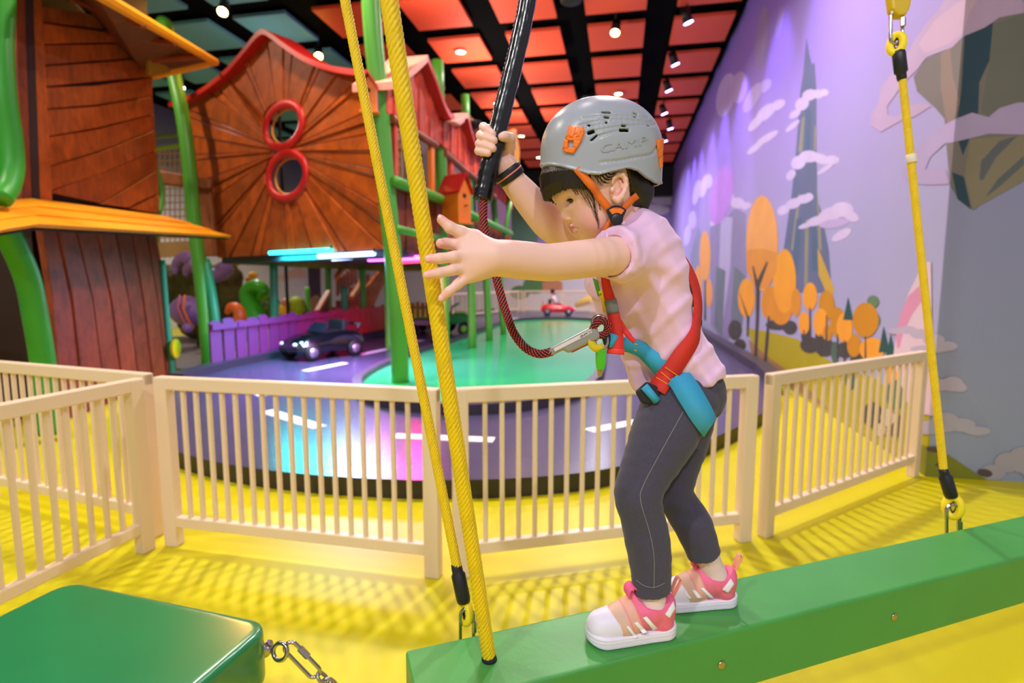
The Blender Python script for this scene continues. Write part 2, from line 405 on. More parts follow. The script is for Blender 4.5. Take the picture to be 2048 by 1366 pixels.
def paint(name, polys, c, wall=None, label=None):
    """paint polygons (photo pixels) on the lilac wall and, past the corner, on the corner wall"""
    m = mat('paint_' + c, c, .6, spec=.3, var=.05, vscale=3)
    if wall is None: targets = [(wall_right, (XW, 0, 0), (1, 0, 0), -1), (wall_corner, (0, YC, 0), (0, 1, 0), 1)]
    elif wall == 'back': targets = [(wall_back, (0, YB, 0), (0, 1, 0), 0)]
    else: targets = [(wall_left, (XL, 0, 0), (-1, 0, 0), 0)]
    for w, p0, n, side in targets:
        b = MB()
        for k, p in enumerate(polys):
            q = clip(p, CREASE, side) if side else p
            if len(q) < 3: continue
            LAY[0] += 1
            off = .00004 * LAY[0] + .0003
            pts = [onp(x, y, np.asarray(p0, float) - np.asarray(n, float) * off, n) for x, y in q]
            pts = [np.array([a[0], a[1], max(a[2], .002)]) for a in pts]
            b.prism(pts, -np.asarray(n, float), .00005)
        if b.v:
            o = b.build(name, m, w)
            if label: o['label'] = label
def cA(l): return [(1340 + a / 2.7316, b / 2.7316) for a, b in l]
def cB(l): return [(1340 + a / 2.2034, 360 + b / 2.2034) for a, b in l]
CLD = 'cdbce0'; CLS = 'b9a6d2'
# hazy far spires, ground and path
paint('painted_mountain', [cB([(175, 215), (215, 140), (250, 160), (290, 125), (335, 150), (340, 420), (320, 640), (240, 720), (180, 640)])], '8f88ae')
paint('painted_mountain', [cB([(225, 160), (275, 165), (265, 390), (235, 620), (215, 400)])], 'b3acd0')
paint('painted_mountain', [cB([(205, 380), (245, 400), (230, 690), (195, 640)]), cB([(285, 380), (330, 420), (320, 640), (262, 690)])], '6f7c86')
paint('painted_mountain', [cB([(90, 330), (125, 200), (140, 240), (130, 500), (120, 620), (95, 600)])], '8d93b4')
paint('painted_ground', [cB([(330, 650), (450, 672), (560, 700), (660, 770), (760, 830), (900, 870), (1010, 960), (1145, 1040), (1145, 1330), (1000, 1232), (780, 1090), (580, 960), (430, 850)])], 'aba41c')
paint('painted_path', [cB([(345, 700), (420, 770), (520, 840), (620, 930), (720, 1030), (690, 1010), (590, 950), (440, 850), (360, 770)])], '9c7d54')
# tall blue tower
paint('painted_tower', [cA([(745, 205), (760, 290), (775, 350), (790, 345), (800, 500), (800, 800), (805, 1090), (825, 1150), (868, 1366), (885, 1600), (590, 1600), (620, 1366), (665, 1060), (690, 800), (712, 500), (728, 400)])], '66708f')
paint('painted_tower_stripe', [cA([(722, 640), (735, 640), (722, 830), (700, 830)]), cA([(788, 680), (797, 700), (796, 820), (786, 820)]), cA([(700, 1060), (712, 1060), (680, 1366), (660, 1366)]), cA([(740, 1200), (756, 1200), (752, 1560), (732, 1560)]), cA([(800, 1000), (812, 1120), (830, 1366), (812, 1366)])], '93907a')
paint('painted_tower_stripe', [cA([(742, 600), (772, 600), (765, 830), (735, 830)]), cA([(690, 1200), (720, 1180), (700, 1500), (660, 1500)]), cA([(770, 1180), (795, 1200), (810, 1480), (775, 1480)])], '566a86')
paint('painted_tower_stripe', [cB([(650, 300), (665, 330), (720, 470), (725, 500), (690, 500), (655, 420)])], 'c9a440')
# clouds
def cloud(l, c=CLD): paint('painted_cloud', [el(*e) for e in l], c)
cloud([(1590, 228, 13, 7, -35), (1604, 208, 15, 12, -40), (1619, 190, 15, 11, -20), (1635, 188, 12, 9, 0), (1648, 185, 9, 7), (1585, 252, 18, 5, -40)])
cloud([(1582, 350, 12, 8, -55), (1597, 325, 16, 13, -35), (1618, 313, 20, 12), (1642, 318, 18, 10, 20), (1664, 320, 15, 9), (1650, 338, 18, 5, -35)])
cloud([(1567, 420, 14, 9, -30), (1587, 407, 16, 10, -20), (1608, 398, 16, 9, -10), (1618, 394, 9, 8)])
cloud([(1612, 451, 16, 5, -18), (1632, 442, 20, 9, -18), (1660, 430, 24, 15, -20), (1685, 419, 22, 15), (1702, 432, 17, 10, 30), (1683, 470, 22, 9, -30)])
cloud([(1668, 447, 30, 9, -8)], CLS)
cloud([(1512, 245, 22, 8, -48), (1532, 225, 24, 12, -42), (1556, 210, 16, 9, -30), (1510, 296, 20, 6, -38), (1534, 276, 26, 7, -32)])
cloud([(1432, 440, 16, 6, -45), (1447, 415, 16, 9, -60), (1457, 395, 11, 14), (1475, 406, 14, 11), (1492, 412, 11, 7, -20)])
cloud([(1452, 190, 18, 45, 12), (1478, 175, 16, 32, 8), (1505, 195, 12, 34, 30), (1530, 172, 10, 16, 40)], 'b7a4de')
cloud([(1393, 385, 7, 26, 12), (1408, 372, 8, 24, 15), (1418, 362, 7, 14), (1375, 470, 7, 22, 8), (1385, 440, 8, 18)], 'c6b8e6')
paint('painted_cloud', [el(1443, 390, 22, 60, 12)], 'b787d4')
paint('painted_oval', [el(1524, 75, 12, 62, 6), el(1560, 45, 8, 34, 8)], '9484b8')
# floating rock island, crossing the corner
paint('painted_rock', [cA([(1330, 420), (1350, 500), (1400, 545), (1450, 590), (1500, 650), (1510, 800), (1530, 1010), (1580, 1090), (1640, 1140), (1662, 1147), (1700, 1120), (1934, 990), (2700, 930), (2700, 40), (1934, 72), (1800, 95), (1720, 150), (1620, 185), (1540, 260), (1400, 320)])], '77706e')
paint('painted_rock', [cA([(1480, 290), (1530, 262), (1545, 420), (1585, 560), (1530, 700), (1505, 640), (1480, 480)])], '8f7a74')
paint('painted_rock', [cA([(1610, 190), (1765, 125), (1745, 330), (1690, 450), (1682, 640), (1600, 850), (1560, 720), (1590, 500)]), cA([(1540, 940), (1605, 965), (1645, 1142), (1570, 1085)])], '2c4557')
paint('painted_rock', [cA([(1770, 130), (1934, 75), (2700, 60), (2700, 560), (1934, 560), (1740, 640), (1700, 600), (1745, 340)])], '6d6d66')
paint('painted_rock', [cA([(1640, 760), (1820, 745), (1934, 740), (2700, 740), (2700, 925), (1934, 985), (1700, 1118), (1655, 1140), (1610, 960)])], '857b68')
paint('painted_rock', [cA([(1690, 980), (1700, 880), (1800, 770), (1900, 740), (1780, 860), (1710, 985)]), cA([(1720, 1080), (1790, 980), (1934, 850), (1934, 900), (1800, 1020)])], '5d6168')
paint('painted_cloud', [cA([(1090, 680), (1105, 610), (1135, 570), (1150, 480), (1220, 390), (1290, 310), (1330, 230), (1400, 130), (1470, 50), (1520, -40), (1680, -40), (1900, -40), (1934, 20), (1934, 70), (1800, 95), (1720, 150), (1600, 200), (1540, 260), (1400, 312), (1350, 380), (1270, 460), (1215, 540), (1185, 580), (1190, 630), (1240, 640), (1310, 575), (1380, 560), (1425, 580), (1330, 640), (1260, 660), (1150, 722)])], 'b79dc0')
paint('painted_cloud', [cA([(1360, 240), (1440, 120), (1560, 20), (1700, -40), (1640, 60), (1600, 180), (1520, 240), (1390, 290)])], 'c4a6c0')
paint('painted_cloud', [cA([(1265, 960), (1270, 930), (1310, 890), (1360, 800), (1420, 740), (1480, 690), (1560, 650), (1650, 615), (1740, 640), (1800, 590), (1900, 560), (2700, 540), (2700, 730), (1934, 735), (1740, 730), (1600, 765), (1500, 785), (1420, 860), (1395, 925), (1470, 920), (1510, 930), (1525, 1005), (1400, 1010), (1300, 995)])], 'ad9bc6')
# orange trees
OR1 = 'e8a45c'; OR2 = 'eca230'; OR3 = 'c88a1c'
TR = [(1410, 513, 11, 51, OR1), (1396, 571, 8, 40, OR1), (1418, 586, 7, 28, OR1), (1524, 487, 32, 96, OR1), (1493, 596, 17, 39, OR2), (1540, 606, 18, 34, 'd9922c'), (1562, 610, 24, 40, 'd9922c'),
      (1569, 562, 23, 64, OR2), (1592, 605, 10, 28, 'd9922c'), (1620, 593, 14.5, 28, OR2), (1608, 646, 11, 23, OR2), (1653, 610, 16, 29, OR3), (1641, 645, 15, 28, OR2), (1655, 666, 9, 16, OR3), (1675, 644, 15, 30, OR3), (1708, 691, 14, 23, OR3), (1689, 655, 16, 30, OR2),
      (1746, 603, 12, 12, '64805a'), (1752, 640, 8, 14, '64805a'), (1731, 640, 26, 35, OR3), (1744, 699, 25, 24, OR2), (1785, 745, 14, 28, OR2), (1700, 760, 10, 20, '4f6a58'), (1670, 705, 8, 22, '4f6a58'), (1790, 790, 18, 30, '5d7a50')]
paint('painted_bush', [el(1470, 660, 14, 20), el(1480, 690, 12, 12), el(1555, 650, 24, 10), el(1580, 655, 14, 14), el(1620, 690, 20, 16), el(1650, 695, 20, 18), el(1690, 700, 18, 16), el(1720, 720, 20, 12), el(1610, 668, 8, 20), el(1638, 680, 8, 26)], '4a4a44')
for x, y, rx, ry, c in TR: paint('painted_tree', [el(x, y, rx, ry)], c)
paint('painted_tree_shade', [cB([(335, 310), (400, 300), (470, 320), (470, 400), (430, 480), (370, 470), (338, 400)])], 'dd9440')
paint('painted_tree', [[(1767, 652), (1757, 705), (1779, 705)], [(1781, 668), (1770, 722), (1793, 722)], [(1696, 594), (1686, 640), (1706, 640)]], '2e5550')
BR = '4c4644'
paint('painted_trunk', [cB([(370, 790), (378, 600), (378, 480), (362, 380), (368, 378), (385, 440), (425, 360), (433, 362), (396, 470), (392, 610), (382, 790)]), cB([(412, 815), (420, 700), (432, 600), (440, 602), (434, 700), (424, 815)]), cB([(300, 480), (345, 600), (350, 602), (345, 690), (338, 690), (338, 606)])], BR)
for x, y0, y1 in [(1620, 615, 690), (1608, 660, 690), (1653, 630, 700), (1689, 680, 725), (1731, 672, 728), (1641, 668, 712), (1744, 720, 760), (1675, 668, 716), (1410, 560, 640)]:
    paint('painted_trunk', [[(x - 2, y1), (x - 1.2, y0), (x + 1.2, y0), (x + 2, y1)]], BR)
# pink slide shape, low clouds, mound and stones by the corner
paint('painted_arch', [cB([(985, 760), (1005, 640), (1050, 500), (1100, 400), (1128, 360), (1150, 360), (1160, 1040), (1060, 1020), (1000, 850)])], 'd6bfcc')
paint('painted_arch', [cB([(1000, 740), (995, 690), (1015, 590), (1050, 510), (1112, 455), (1120, 520), (1070, 590), (1030, 670), (1012, 740)])], 'd08fae')
cloud([(1790, 662, 16, 6), (1815, 660, 20, 8), (1840, 668, 20, 10), (1868, 680, 22, 12), (1895, 692, 20, 10), (1860, 698, 40, 8)], 'b5abc0')
cloud([(1880, 770, 20, 12), (1905, 768, 22, 15), (1920, 775, 14, 9)], 'b5abc0'); cloud([(1860, 855, 30, 14), (1890, 845, 30, 20), (1925, 850, 26, 14), (1955, 862, 26, 9)], 'aca8b8')
cloud([(1985, 945, 26, 16), (2015, 925, 26, 20), (2045, 920, 30, 26), (2080, 930, 40, 40)], 'a8a2ac')
paint('painted_mound', [[(1838, 962), (1840, 890), (1858, 893), (1885, 902), (1920, 925), (1950, 945), (1975, 962)]], '7c8028')
paint('painted_stone', [el(1970, 946, 15, 8, 12), el(1868, 899, 16, 6, 5), el(1880, 930, 10, 4), el(1745, 830, 20, 26), el(1790, 850, 14, 26)], '574c46')
paint('painted_stone', [el(1775, 835, 14, 18), el(1762, 860, 10, 14)], 'c4b8a8')
# back wall: round trees and low coloured shapes
paint('painted_tree', [el(1040, 470, 36, 62), el(1380, 448, 16, 20), el(1355, 440, 10, 14)], '6f9a86', 'back')
paint('painted_tree', [el(1070, 570, 24, 18), el(1040, 585, 20, 14)], '5f8a5c', 'back')
paint('painted_house', [[(1085, 585), (1085, 565), (1105, 555), (1125, 565), (1125, 585)]], 'c98a6a', 'back')
paint('painted_cloud', [el(1100, 545, 40, 14), el(1150, 530, 44, 14), el(1190, 548, 40, 14), el(1300, 420, 40, 12), el(1330, 400, 30, 10), el(1330, 520, 30, 12)], 'e2daee', 'back')
# ------------------------------------------------------------------ road track platform with kerb and the green island
M_road = mat('dark_violet_road', '484260', .24, spec=.55, var=.06, vscale=2); M_edge = mat('dark_track_edge', '2a2620', .5)
M_kerb = mat('violet_black_kerb', '37323f', .4); M_green = mat('green_island', '2cba6c', .16, spec=.6, coat=.4, var=.03, vscale=1.5); M_white = mat('white_road_paint', 'efe6ee', .5)
pts = [(-5.3, 22.6), (-5.3, 12), (-5.38, 6.6), (-5.16, 5.5), (-4.75, 4.6), (-3.99, 3.82), (-3.45, 3.4), (-2.99, 3.18), (-2.5, 3.03), (-1.93, 2.96), (-1.4, 2.97), (-.99, 3.03), (-.55, 3.16), (-.1, 3.39), (.4, 3.85), (.84, 4.46), (1.2, 5.05), (1.45, 5.57), (1.72, 6.4), (1.85, 7.6), (1.85, 12), (1.85, 22.6)]
sp = [np.array(p) for p in pts[:2]] + spline(pts[2:20], 4) + [np.array(p) for p in pts[20:]]
track = thing('road_track', (-1.5, 3.2, 0), 'dark violet toy road loop on a low platform behind the cream fence', 'track')
b = MB(); n = len(sp); b.add([(p[0], p[1], 0) for p in sp] + [(p[0], p[1], .12) for p in sp], [(i, i + 1, n + i + 1, n + i) for i in range(n - 1)]); b.build('edge_skirt', M_edge, track)
b = MB(); b.add([(p[0], p[1], .12) for p in sp], [tuple(range(n))]); b.build('road_surface', M_road, track)
kp = [p for p in sp if p[1] > 5.4 and p[0] < -4]
b = MB(); b.loft([[(p[0] - .12, p[1], .12), (p[0] + .1, p[1], .12), (p[0] + .1, p[1], .22), (p[0] - .12, p[1], .22)] for p in kp]); b.build('kerb', M_kerb, track)
kp = [p for p in sp if p[1] > 6.6 and p[0] > 1]
b = MB(); b.loft([[(p[0] - .08, p[1], .12), (p[0] + .1, p[1], .12), (p[0] + .1, p[1], .24), (p[0] - .08, p[1], .24)] for p in kp]); b.build('kerb', M_kerb, track)
for (a, c2) in [((533, 822), (640, 855)), ((788, 872), (988, 880)), ((1178, 862), (1277, 843)), ((610, 742), (690, 726)), ((722, 709), (780, 697)), ((815, 688), (845, 680)), ((512, 791), (535, 788)), ((1000, 640), (1035, 636))]:
    p = onz(*a, .121); q = onz(*c2, .121); d = unit(q - p); s = np.cross((0, 0, 1), d) * .065
    MB().prism([p - s, q - s, q + s, p + s], (0, 0, 1), .003).build('lane_dash', M_white, track)
ip = [(-3.27, 15.0), (-3.29, 9.1), (-3.25, 7.2), (-3.1, 6.1), (-2.89, 5.49), (-2.55, 5.0), (-2.2, 4.74), (-1.7, 4.58), (-1.24, 4.62), (-.75, 4.93), (-.4, 5.45), (-.22, 6.3), (-.18, 7.2), (-.2, 9.6), (-.25, 15.0), (-.45, 16.2), (-1.0, 16.9), (-1.8, 17.1), (-2.6, 16.8), (-3.1, 16.0)]
ipd = spline(ip + [ip[0]], 4)[:-1]; cx = np.mean(ipd, axis=0)
isl = thing('green_island', (-1.75, 5, .12), 'glossy green island with a dark kerb inside the toy road', 'island')
inn = []
for i, p in enumerate(ipd):
    t = unit(ipd[(i + 1) % len(ipd)] - ipd[i - 1]); nn = np.array([t[1], -t[0]]); inn.append(p + nn * .1 * (1 if (cx - p) @ nn > 0 else -1))
k = len(ipd); b = MB(); b.add([(p[0], p[1], .12) for p in ipd] + [(p[0], p[1], .22) for p in ipd] + [(p[0], p[1], .22) for p in inn] + [(p[0], p[1], .15) for p in inn], [(j * k + i, j * k + (i + 1) % k, (j + 1) * k + (i + 1) % k, (j + 1) * k + i) for j in range(3) for i in range(k)])
b.build('kerb', M_kerb, isl)
MB().add([(p[0], p[1], .155) for p in inn], [tuple(range(k))[::-1] if False else tuple(range(k))]).build('green_surface', M_green, isl)
# ------------------------------------------------------------------ lamps
M_can = mat('black_lamp_can', '0c0c10', .4)
def bulb(c, e): return mat('lamp_lens_%s_%d' % (c, e), c, .3, emit=c, estr=e)
def downlight(px, py, label, c='ffe2b0', e=28, r=.085, power=26):
    p = onz(px, py, CEIL - .05); t = thing('ceiling_downlight', p, label, 'ceiling light', 'round downlights in the ceiling')
    MB().lathe(p, [(r + .02, .0), (r + .035, -.012), (r + .035, -.03), (r + .004, -.03), (r + .002, -.015)], 20).build('trim_ring', mat('lamp_trim', 'd8c8b8', .4), t, True)
    MB().lathe(p, [(r, -.006), (r, -.022)], 20).build('lens', bulb(c, e), t)
    l = area_lamp('lamp_glow', (0, 0, -.06), (0, 0, -1), .15, power, lin(c)); l.parent = t
    return t
for px, py, lab in [(921, 102, 'round warm downlight on a red panel left of the black sleeve'), (1237, 186, 'round downlight on the red panel just above the helmet'), (1043, 271, 'small downlight on a red panel right of the gripping hand'),
                    (995, 205, 'small downlight half behind the black grip sleeve'), (1078, 314, 'tiny downlight in front of the helmet rim')]:
    downlight(px, py, lab, e=22)
def spot(px, py, label, c, aim, power, e=40, drop=.32, size=60, group='track spotlights', name='track_spotlight'):
    q = onz(px, py, CEIL - drop); t = thing(name, (q[0], q[1], CEIL), label, 'spotlight', group)
    d = unit(np.asarray(aim, float) - q)
    MB().tube([q - d * .26, q - d * .01], [.075, .085], 16).build('lamp_can', M_can, t, True)
    MB().tube([q - d * .012, q + d * .004], .076, 16).build('lens', bulb(c, e), t)
    MB().tube([(q[0], q[1], CEIL + .1), q - d * .16], .014, 8).build('bracket', M_can, t)
    l = bpy.data.lights.new('spot_beam', 'SPOT'); l.energy = power; l.color = lin(c); l.spot_size = math.radians(size); l.spot_blend = .6; l.shadow_soft_size = .05
    o = bpy.data.objects.new('spot_beam', l); COL.objects.link(o); o.location = q + d * .03 - BASE[t.name]; o.parent = t; o.rotation_euler = Vector(d).to_track_quat('-Z', 'Y').to_euler()
WALLC = 'a98cff'
names = ['nearest', 'second', 'third', 'fourth', 'fifth', 'sixth']
for i, (px, py) in enumerate([(1377, 46), (1351, 130), (1338, 182), (1329, 228), (1341, 258), (1330, 283)]):
    q = onz(px, py, CEIL - .32)
    spot(px, py, names[i] + ' violet spotlight in the row along the mural wall', WALLC, (XW, q[1] + .6, 3.0), 260, e=30, size=62)
for y, px in [(6.2, 0), (8.2, 0)]:           # the row goes on over the visitors' heads, out of the picture
    q = proj((1.1, y, CEIL - .32)); spot(q[0], q[1], ('nearer' if y < 7 else 'farther') + ' violet spotlight of the mural wall row, above the picture', WALLC, (XW, y + .3, 3.0), 200, size=66)
spot(1230, 66, 'warm spotlight hanging from the red panel above the helmet', 'ffb455', (-.8, 8, 0), 60, e=60)
spot(445, 24, 'warm spotlight over the wooden tower roof', 'ffb455', (-5.6, 6.0, 2.2), 320, e=60, size=75)
spot(637, 113, 'glaring yellow spotlight above the peaked red roof', 'ffc83c', (-4.6, 8, 2), 160, e=90, size=80)
spot(362, 176, 'small white spotlight left of the peaked roof', 'fff0d8', (-9, 10, 0), 90, e=40)
# ================================================================== wooden play houses
def wood(name, c, dark=.55):
    if name in MATS: return MATS[name]
    m = mat(name, c, .55, spec=.35); nt = m.node_tree; b = nt.nodes['Principled BSDF']
    tc = nt.nodes.new('ShaderNodeTexCoord'); oi = nt.nodes.new('ShaderNodeObjectInfo')
    mp = nt.nodes.new('ShaderNodeMapping'); mp.inputs['Scale'].default_value = (2.2, 2.2, 2.2); nt.links.new(tc.outputs['Object'], mp.inputs[0]); nt.links.new(oi.outputs['Random'], mp.inputs[1])
    no = nt.nodes.new('ShaderNodeTexNoise'); no.inputs['Scale'].default_value = 1.6; no.inputs['Detail'].default_value = 6; no.inputs['Distortion'].default_value = 1.2; nt.links.new(mp.outputs[0], no.inputs['Vector'])
    wv = nt.nodes.new('ShaderNodeTexWave'); wv.inputs['Scale'].default_value = 3.5; wv.inputs['Distortion'].default_value = 7; wv.inputs['Detail'].default_value = 3; nt.links.new(mp.outputs[0], wv.inputs['Vector'])
    ad = nt.nodes.new('ShaderNodeMath'); ad.operation = 'MULTIPLY_ADD'; ad.inputs[1].default_value = .14; nt.links.new(wv.outputs['Fac'], ad.inputs[0]); nt.links.new(no.outputs[0], ad.inputs[2])
    r = nt.nodes.new('ShaderNodeMapRange'); r.inputs[1].default_value = .3; r.inputs[2].default_value = .8; nt.links.new(ad.outputs[0], r.inputs[0])
    mx = nt.nodes.new('ShaderNodeMix'); mx.data_type = 'RGBA'; l = lin(c); mx.inputs[6].default_value = (*[v * dark for v in l], 1); mx.inputs[7].default_value = (*[min(1, v * 1.25) for v in l], 1); nt.links.new(r.outputs[0], mx.inputs[0])
    r2 = nt.nodes.new('ShaderNodeMapRange'); r2.inputs[3].default_value = .82; r2.inputs[4].default_value = 1.15; nt.links.new(oi.outputs['Random'], r2.inputs[0])
    m2 = nt.nodes.new('ShaderNodeMix'); m2.data_type = 'RGBA'; m2.blend_type = 'MULTIPLY'; m2.inputs[0].default_value = 1; nt.links.new(mx.outputs[2], m2.inputs[6]); nt.links.new(r2.outputs[0], m2.inputs[7])
    nt.links.new(m2.outputs[2], b.inputs['Base Color']); return m
W_or = wood('orange_brown_wood', 'a84c10'); W_br = wood('red_brown_wood', '8a3c1c'); W_red = wood('red_siding_wood', 'd24a2c'); W_dk = mat('dark_wood_core', '2a1208', .7)
W_post = wood('plain_brown_timber', 'a05a30'); M_red = mat('red_trim', 'c01a1a', .4); M_oroof = mat('orange_yellow_roof', 'f09a10', .38); M_grn = mat('leaf_green_pole', '4f9a2c', .4, var=.08, vscale=2); M_grn2 = mat('bright_green_vine', '2f9420', .4, var=.06, vscale=2)
M_orange = mat('orange_paint', 'f07c18', .45); M_pink = mat('salmon_paint', 'f39a84', .45); M_teal = mat('teal_green_pole', '2f9068', .4)
def plpt(px, py, pl, off=0): return onp(px, py, np.asarray(pl[0], float) + np.asarray(pl[1]) * off, pl[1])
def plpoly(pts, pl, off=0): return [plpt(x, y, pl, off) for x, y in pts]
# ---- the tower at the left
Bl = np.array([-5.25, 4.33, 0]); Br = np.array([-6.0, 6.3, 0]); dT = unit(Br - Bl); nT = np.array([dT[1], -dT[0], 0]); PT = (Bl, nT)
nF = unit((.15, -1, 0)); PF = (Bl + np.array([-.12, -.02, 0]), nF)
tower = thing('wooden_play_tower', Bl, 'tall brown plank play tower with an orange skirt roof at left', 'playhouse')
MB().prism(plpoly([(60, 440), (300, 455), (345, 760), (345, 800), (120, 860), (75, 600)], PT, -.1), -nT, .8).build('core', W_dk, tower)
xs = [(62, 110), (128, 168), (175, 212), (213, 247), (248, 281), (282, 303), (304, 330)]
tops = [66, 98, 136, 178, 216, 250, 280, 300]; bots = [112, 160, 204, 240, 272, 300, 327, 349]
for i in range(7):
    f = lambda x: 832 - (x - 150) * .385 + 14
    g = i % 2 * .02
    MB().prism(plpoly([(tops[i] + 1, 440), (tops[i + 1] - 1, 448), ((tops[i + 1] * .45 + bots[i + 1] * .55) - 1, 600), (bots[i + 1] - 1, f(bots[i + 1])), (bots[i] + 1, f(bots[i])), ((tops[i] * .45 + bots[i] * .55) + 1, 600)], PT, -.03 + g), nT, .06).build('plank', W_br, tower, bev=.008)
# front face further left with horizontal planks and its own red ring window
MB().prism(plpoly([(-120, 400), (75, 430), (118, 840), (-120, 900)], PF, -.12), -nF, .3).build('core', W_dk, tower)
for k in range(9):
    y0 = 420 + k * 45
    MB().prism(plpoly([(-140, y0 + 30), (-30, y0 + 14), (30, y0 + 6), (72 + k * 5, y0), (74 + k * 5, y0 + 42), (30, y0 + 50), (-30, y0 + 58), (-140, y0 + 72)], PF, -.06 + (k % 2) * .015), nF, .05).build('plank', W_or, tower, bev=.008)
for cy, R in ((520, 28), (590, 30)):
    MB().ring(plpt(-6, cy, PF, .04), nF, R / 1090 * 5.0, .042, 26, 8).build('window_ring', M_red, tower, True)
# upper storey
upl = plpoly([(40, -60), (292, -40), (312, 440), (70, 430)], PT, .02)
MB().prism(upl, -nT, .9).build('core', W_dk, tower)
bl = [(52, 10), (50, 42), (50, 89), (56, 133), (61, 175), (67, 220), (72, 275), (78, 336), (81, 384), (190, 408), (245, 417)]
br = [(288, 40), (289, 72), (292, 83), (292, 114), (295, 153), (295, 192), (298, 227), (300, 259), (303, 300), (306, 339), (308, 386)]
for i in range(len(bl)):
    a, b2 = bl[i], br[i]
    c2, d2 = (bl[i + 1], br[i + 1]) if i + 1 < len(bl) else ((300, 428), (309, 424))
    md = lambda p, q, k=0: ((p[0] + q[0]) / 2, (p[1] + q[1]) / 2 + k)
    lift = 5 if 3 < i < 8 else 0
    MB().prism(plpoly([a, md(a, b2, lift + 1.6), (b2[0], b2[1] + 1.4), d2, md(c2, d2, lift - 1.6), (c2[0], c2[1] - 1.4)], PT, .05 + (i % 2) * .02), nT, .06).build('plank', W_or, tower, bev=.008)
for x0, x1, m_ in [(20, 40, W_br), (41, 58, W_dk), (56, 74, W_or)]:
    MB().prism(plpoly([(x0 - 8, -60), (x1 - 8, -60), (x1 + 8 + (8 if x0 > 50 else 0), 402), (x0 + 8, 402)], PT, .12), nT, .06).build('corner_board', m_, tower, bev=.008)
# orange skirt roof: three lapped boards sloping out, and its end board
to = [(-60, 405), (0, 400), (60, 396), (330, 432)]; bo = [(-60, 468), (0, 456), (60, 447), (456, 472)]
oT = [.18, .18, .18, .2]; oB = [.62, .62, .62, .72]
P0 = [plpt(x, y, PT, o) for (x, y), o in zip(to, oT)]; P1 = [plpt(x, y, PT, o) for (x, y), o in zip(bo, oB)]
for k in range(3):
    a, c2 = k / 3, (k + 1) / 3; up_ = np.array([0, 0, 1])
    A = [p + (q - p) * a for p, q in zip(P0, P1)]; B = [p + (q - p) * c2 for p, q in zip(P0, P1)]
    b = MB(); b.loft([[A[i] + nT * .02, B[i] + nT * .06, B[i] + nT * .02 - up_ * .03, A[i] - nT * .03 - up_ * .02] for i in range(4)]); b.build('roof_board', M_oroof, tower, bev=.008)
b = MB(); b.prism([P0[1], P0[3], P1[3], P1[1]], (0, 0, -1), .02); 
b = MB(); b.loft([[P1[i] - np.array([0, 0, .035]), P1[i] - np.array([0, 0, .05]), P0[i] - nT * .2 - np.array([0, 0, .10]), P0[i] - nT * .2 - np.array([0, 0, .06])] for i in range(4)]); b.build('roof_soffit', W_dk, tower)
# top roof eave
tipA = plpt(430, 124, PT, .85); tipB = plpt(175, -25, PT, 1.05); tipC = plpt(288, 156, PT, .0); tipD = plpt(40, -120, PT, .1)
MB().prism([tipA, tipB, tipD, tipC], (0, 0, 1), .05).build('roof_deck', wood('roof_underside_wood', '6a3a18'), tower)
MB().tube([tipB, tipA], .05, 8).build('eave_board', M_oroof, tower); MB().tube([tipA, tipC], .045, 8).build('eave_board', M_oroof, tower)
for t in (.3, .55, .8): MB().tube([tipD + (tipC - tipD) * t - np.array([0, 0, .04]), tipB + (tipA - tipB) * t - np.array([0, 0, .04])], .035, 6).build('rafter', W_br, tower)
MB().prism(plpoly([(292, 96), (306, 92), (420, 128), (292, 152)], PT, .3), nT, .03).build('gable_board', mat('olive_gold_board', 'a88420', .5), tower)
# vine poles winding up the tower
def vine(px, r, pl, m, label, name='vine_pole', off=.15, taper=None):
    P = [plpt(x, y, pl, off) for x, y in px]; P = spline(P, 6); rr = r if taper is None else list(np.linspace(r, taper, len(P)))
    o = MB().tube(P, rr, 12).build(name, m, None, True); tag(o, label, 'pole', 'green poles of the play houses'); return o
vine([(100, 868), (88, 740), (72, 640), (56, 560), (28, 492), (8, 456)], .085, PT, M_grn2, 'thick bright green bent pole in front of the tower base', off=.35)
vine([(0, 398), (16, 372), (24, 330), (20, 270), (8, 190), (2, 100), (6, 0), (4, -60)], .075, PT, M_grn2, 'bright green wavy pole beside the tower upper storey', off=.4)
vine([(347, 770), (338, 690), (330, 600), (324, 520)], .04, PT, M_teal, 'thin teal green pole at the tower far corner', off=.05)
vine([(316, 425), (322, 395), (318, 360), (308, 330), (300, 290)], .045, PT, M_grn, 'short green curved pole beside the tower upper planks', off=-.02)

# ---- the peaked house with the figure-eight window
A = np.array([-2.55, 6.1, 0]); B = np.array([-5.75, 7.65, 0]); dM = unit(B - A); nM = np.array([dM[1], -dM[0], 0]); nM = nM if nM[1] < 0 else -nM; PM = (A, nM)
house = thing('peaked_play_house', A, 'raised plank play house with a peaked red roof and figure eight window', 'playhouse')
roof = [(352, 217), (395, 202), (430, 182), (470, 150), (505, 110), (525, 86), (540, 75), (556, 82), (585, 104), (620, 127), (660, 144), (700, 153), (745, 158), (772, 158)]
outline = roof + [(790, 330), (800, 497), (442, 516), (428, 440), (408, 370), (385, 290), (372, 222)]
OP = [np.array(p, float) for p in outline]
cc = np.array([570.0, 303.0])
def exit8(a):
    d = np.array([math.cos(a), math.sin(a)]); r = 0
    for c_, rx, ry in (((566, 252), 38, 46), ((573, 352), 39, 47)):
        q = (cc - c_) / (rx, ry); e = d / (rx, ry); qa = e @ e; qb = 2 * q @ e; qc = q @ q - 1; D = qb * qb - 4 * qa * qc
        if D > 0: r = max(r, (-qb + math.sqrt(D)) / (2 * qa))
    return cc + d * max(r, 20)
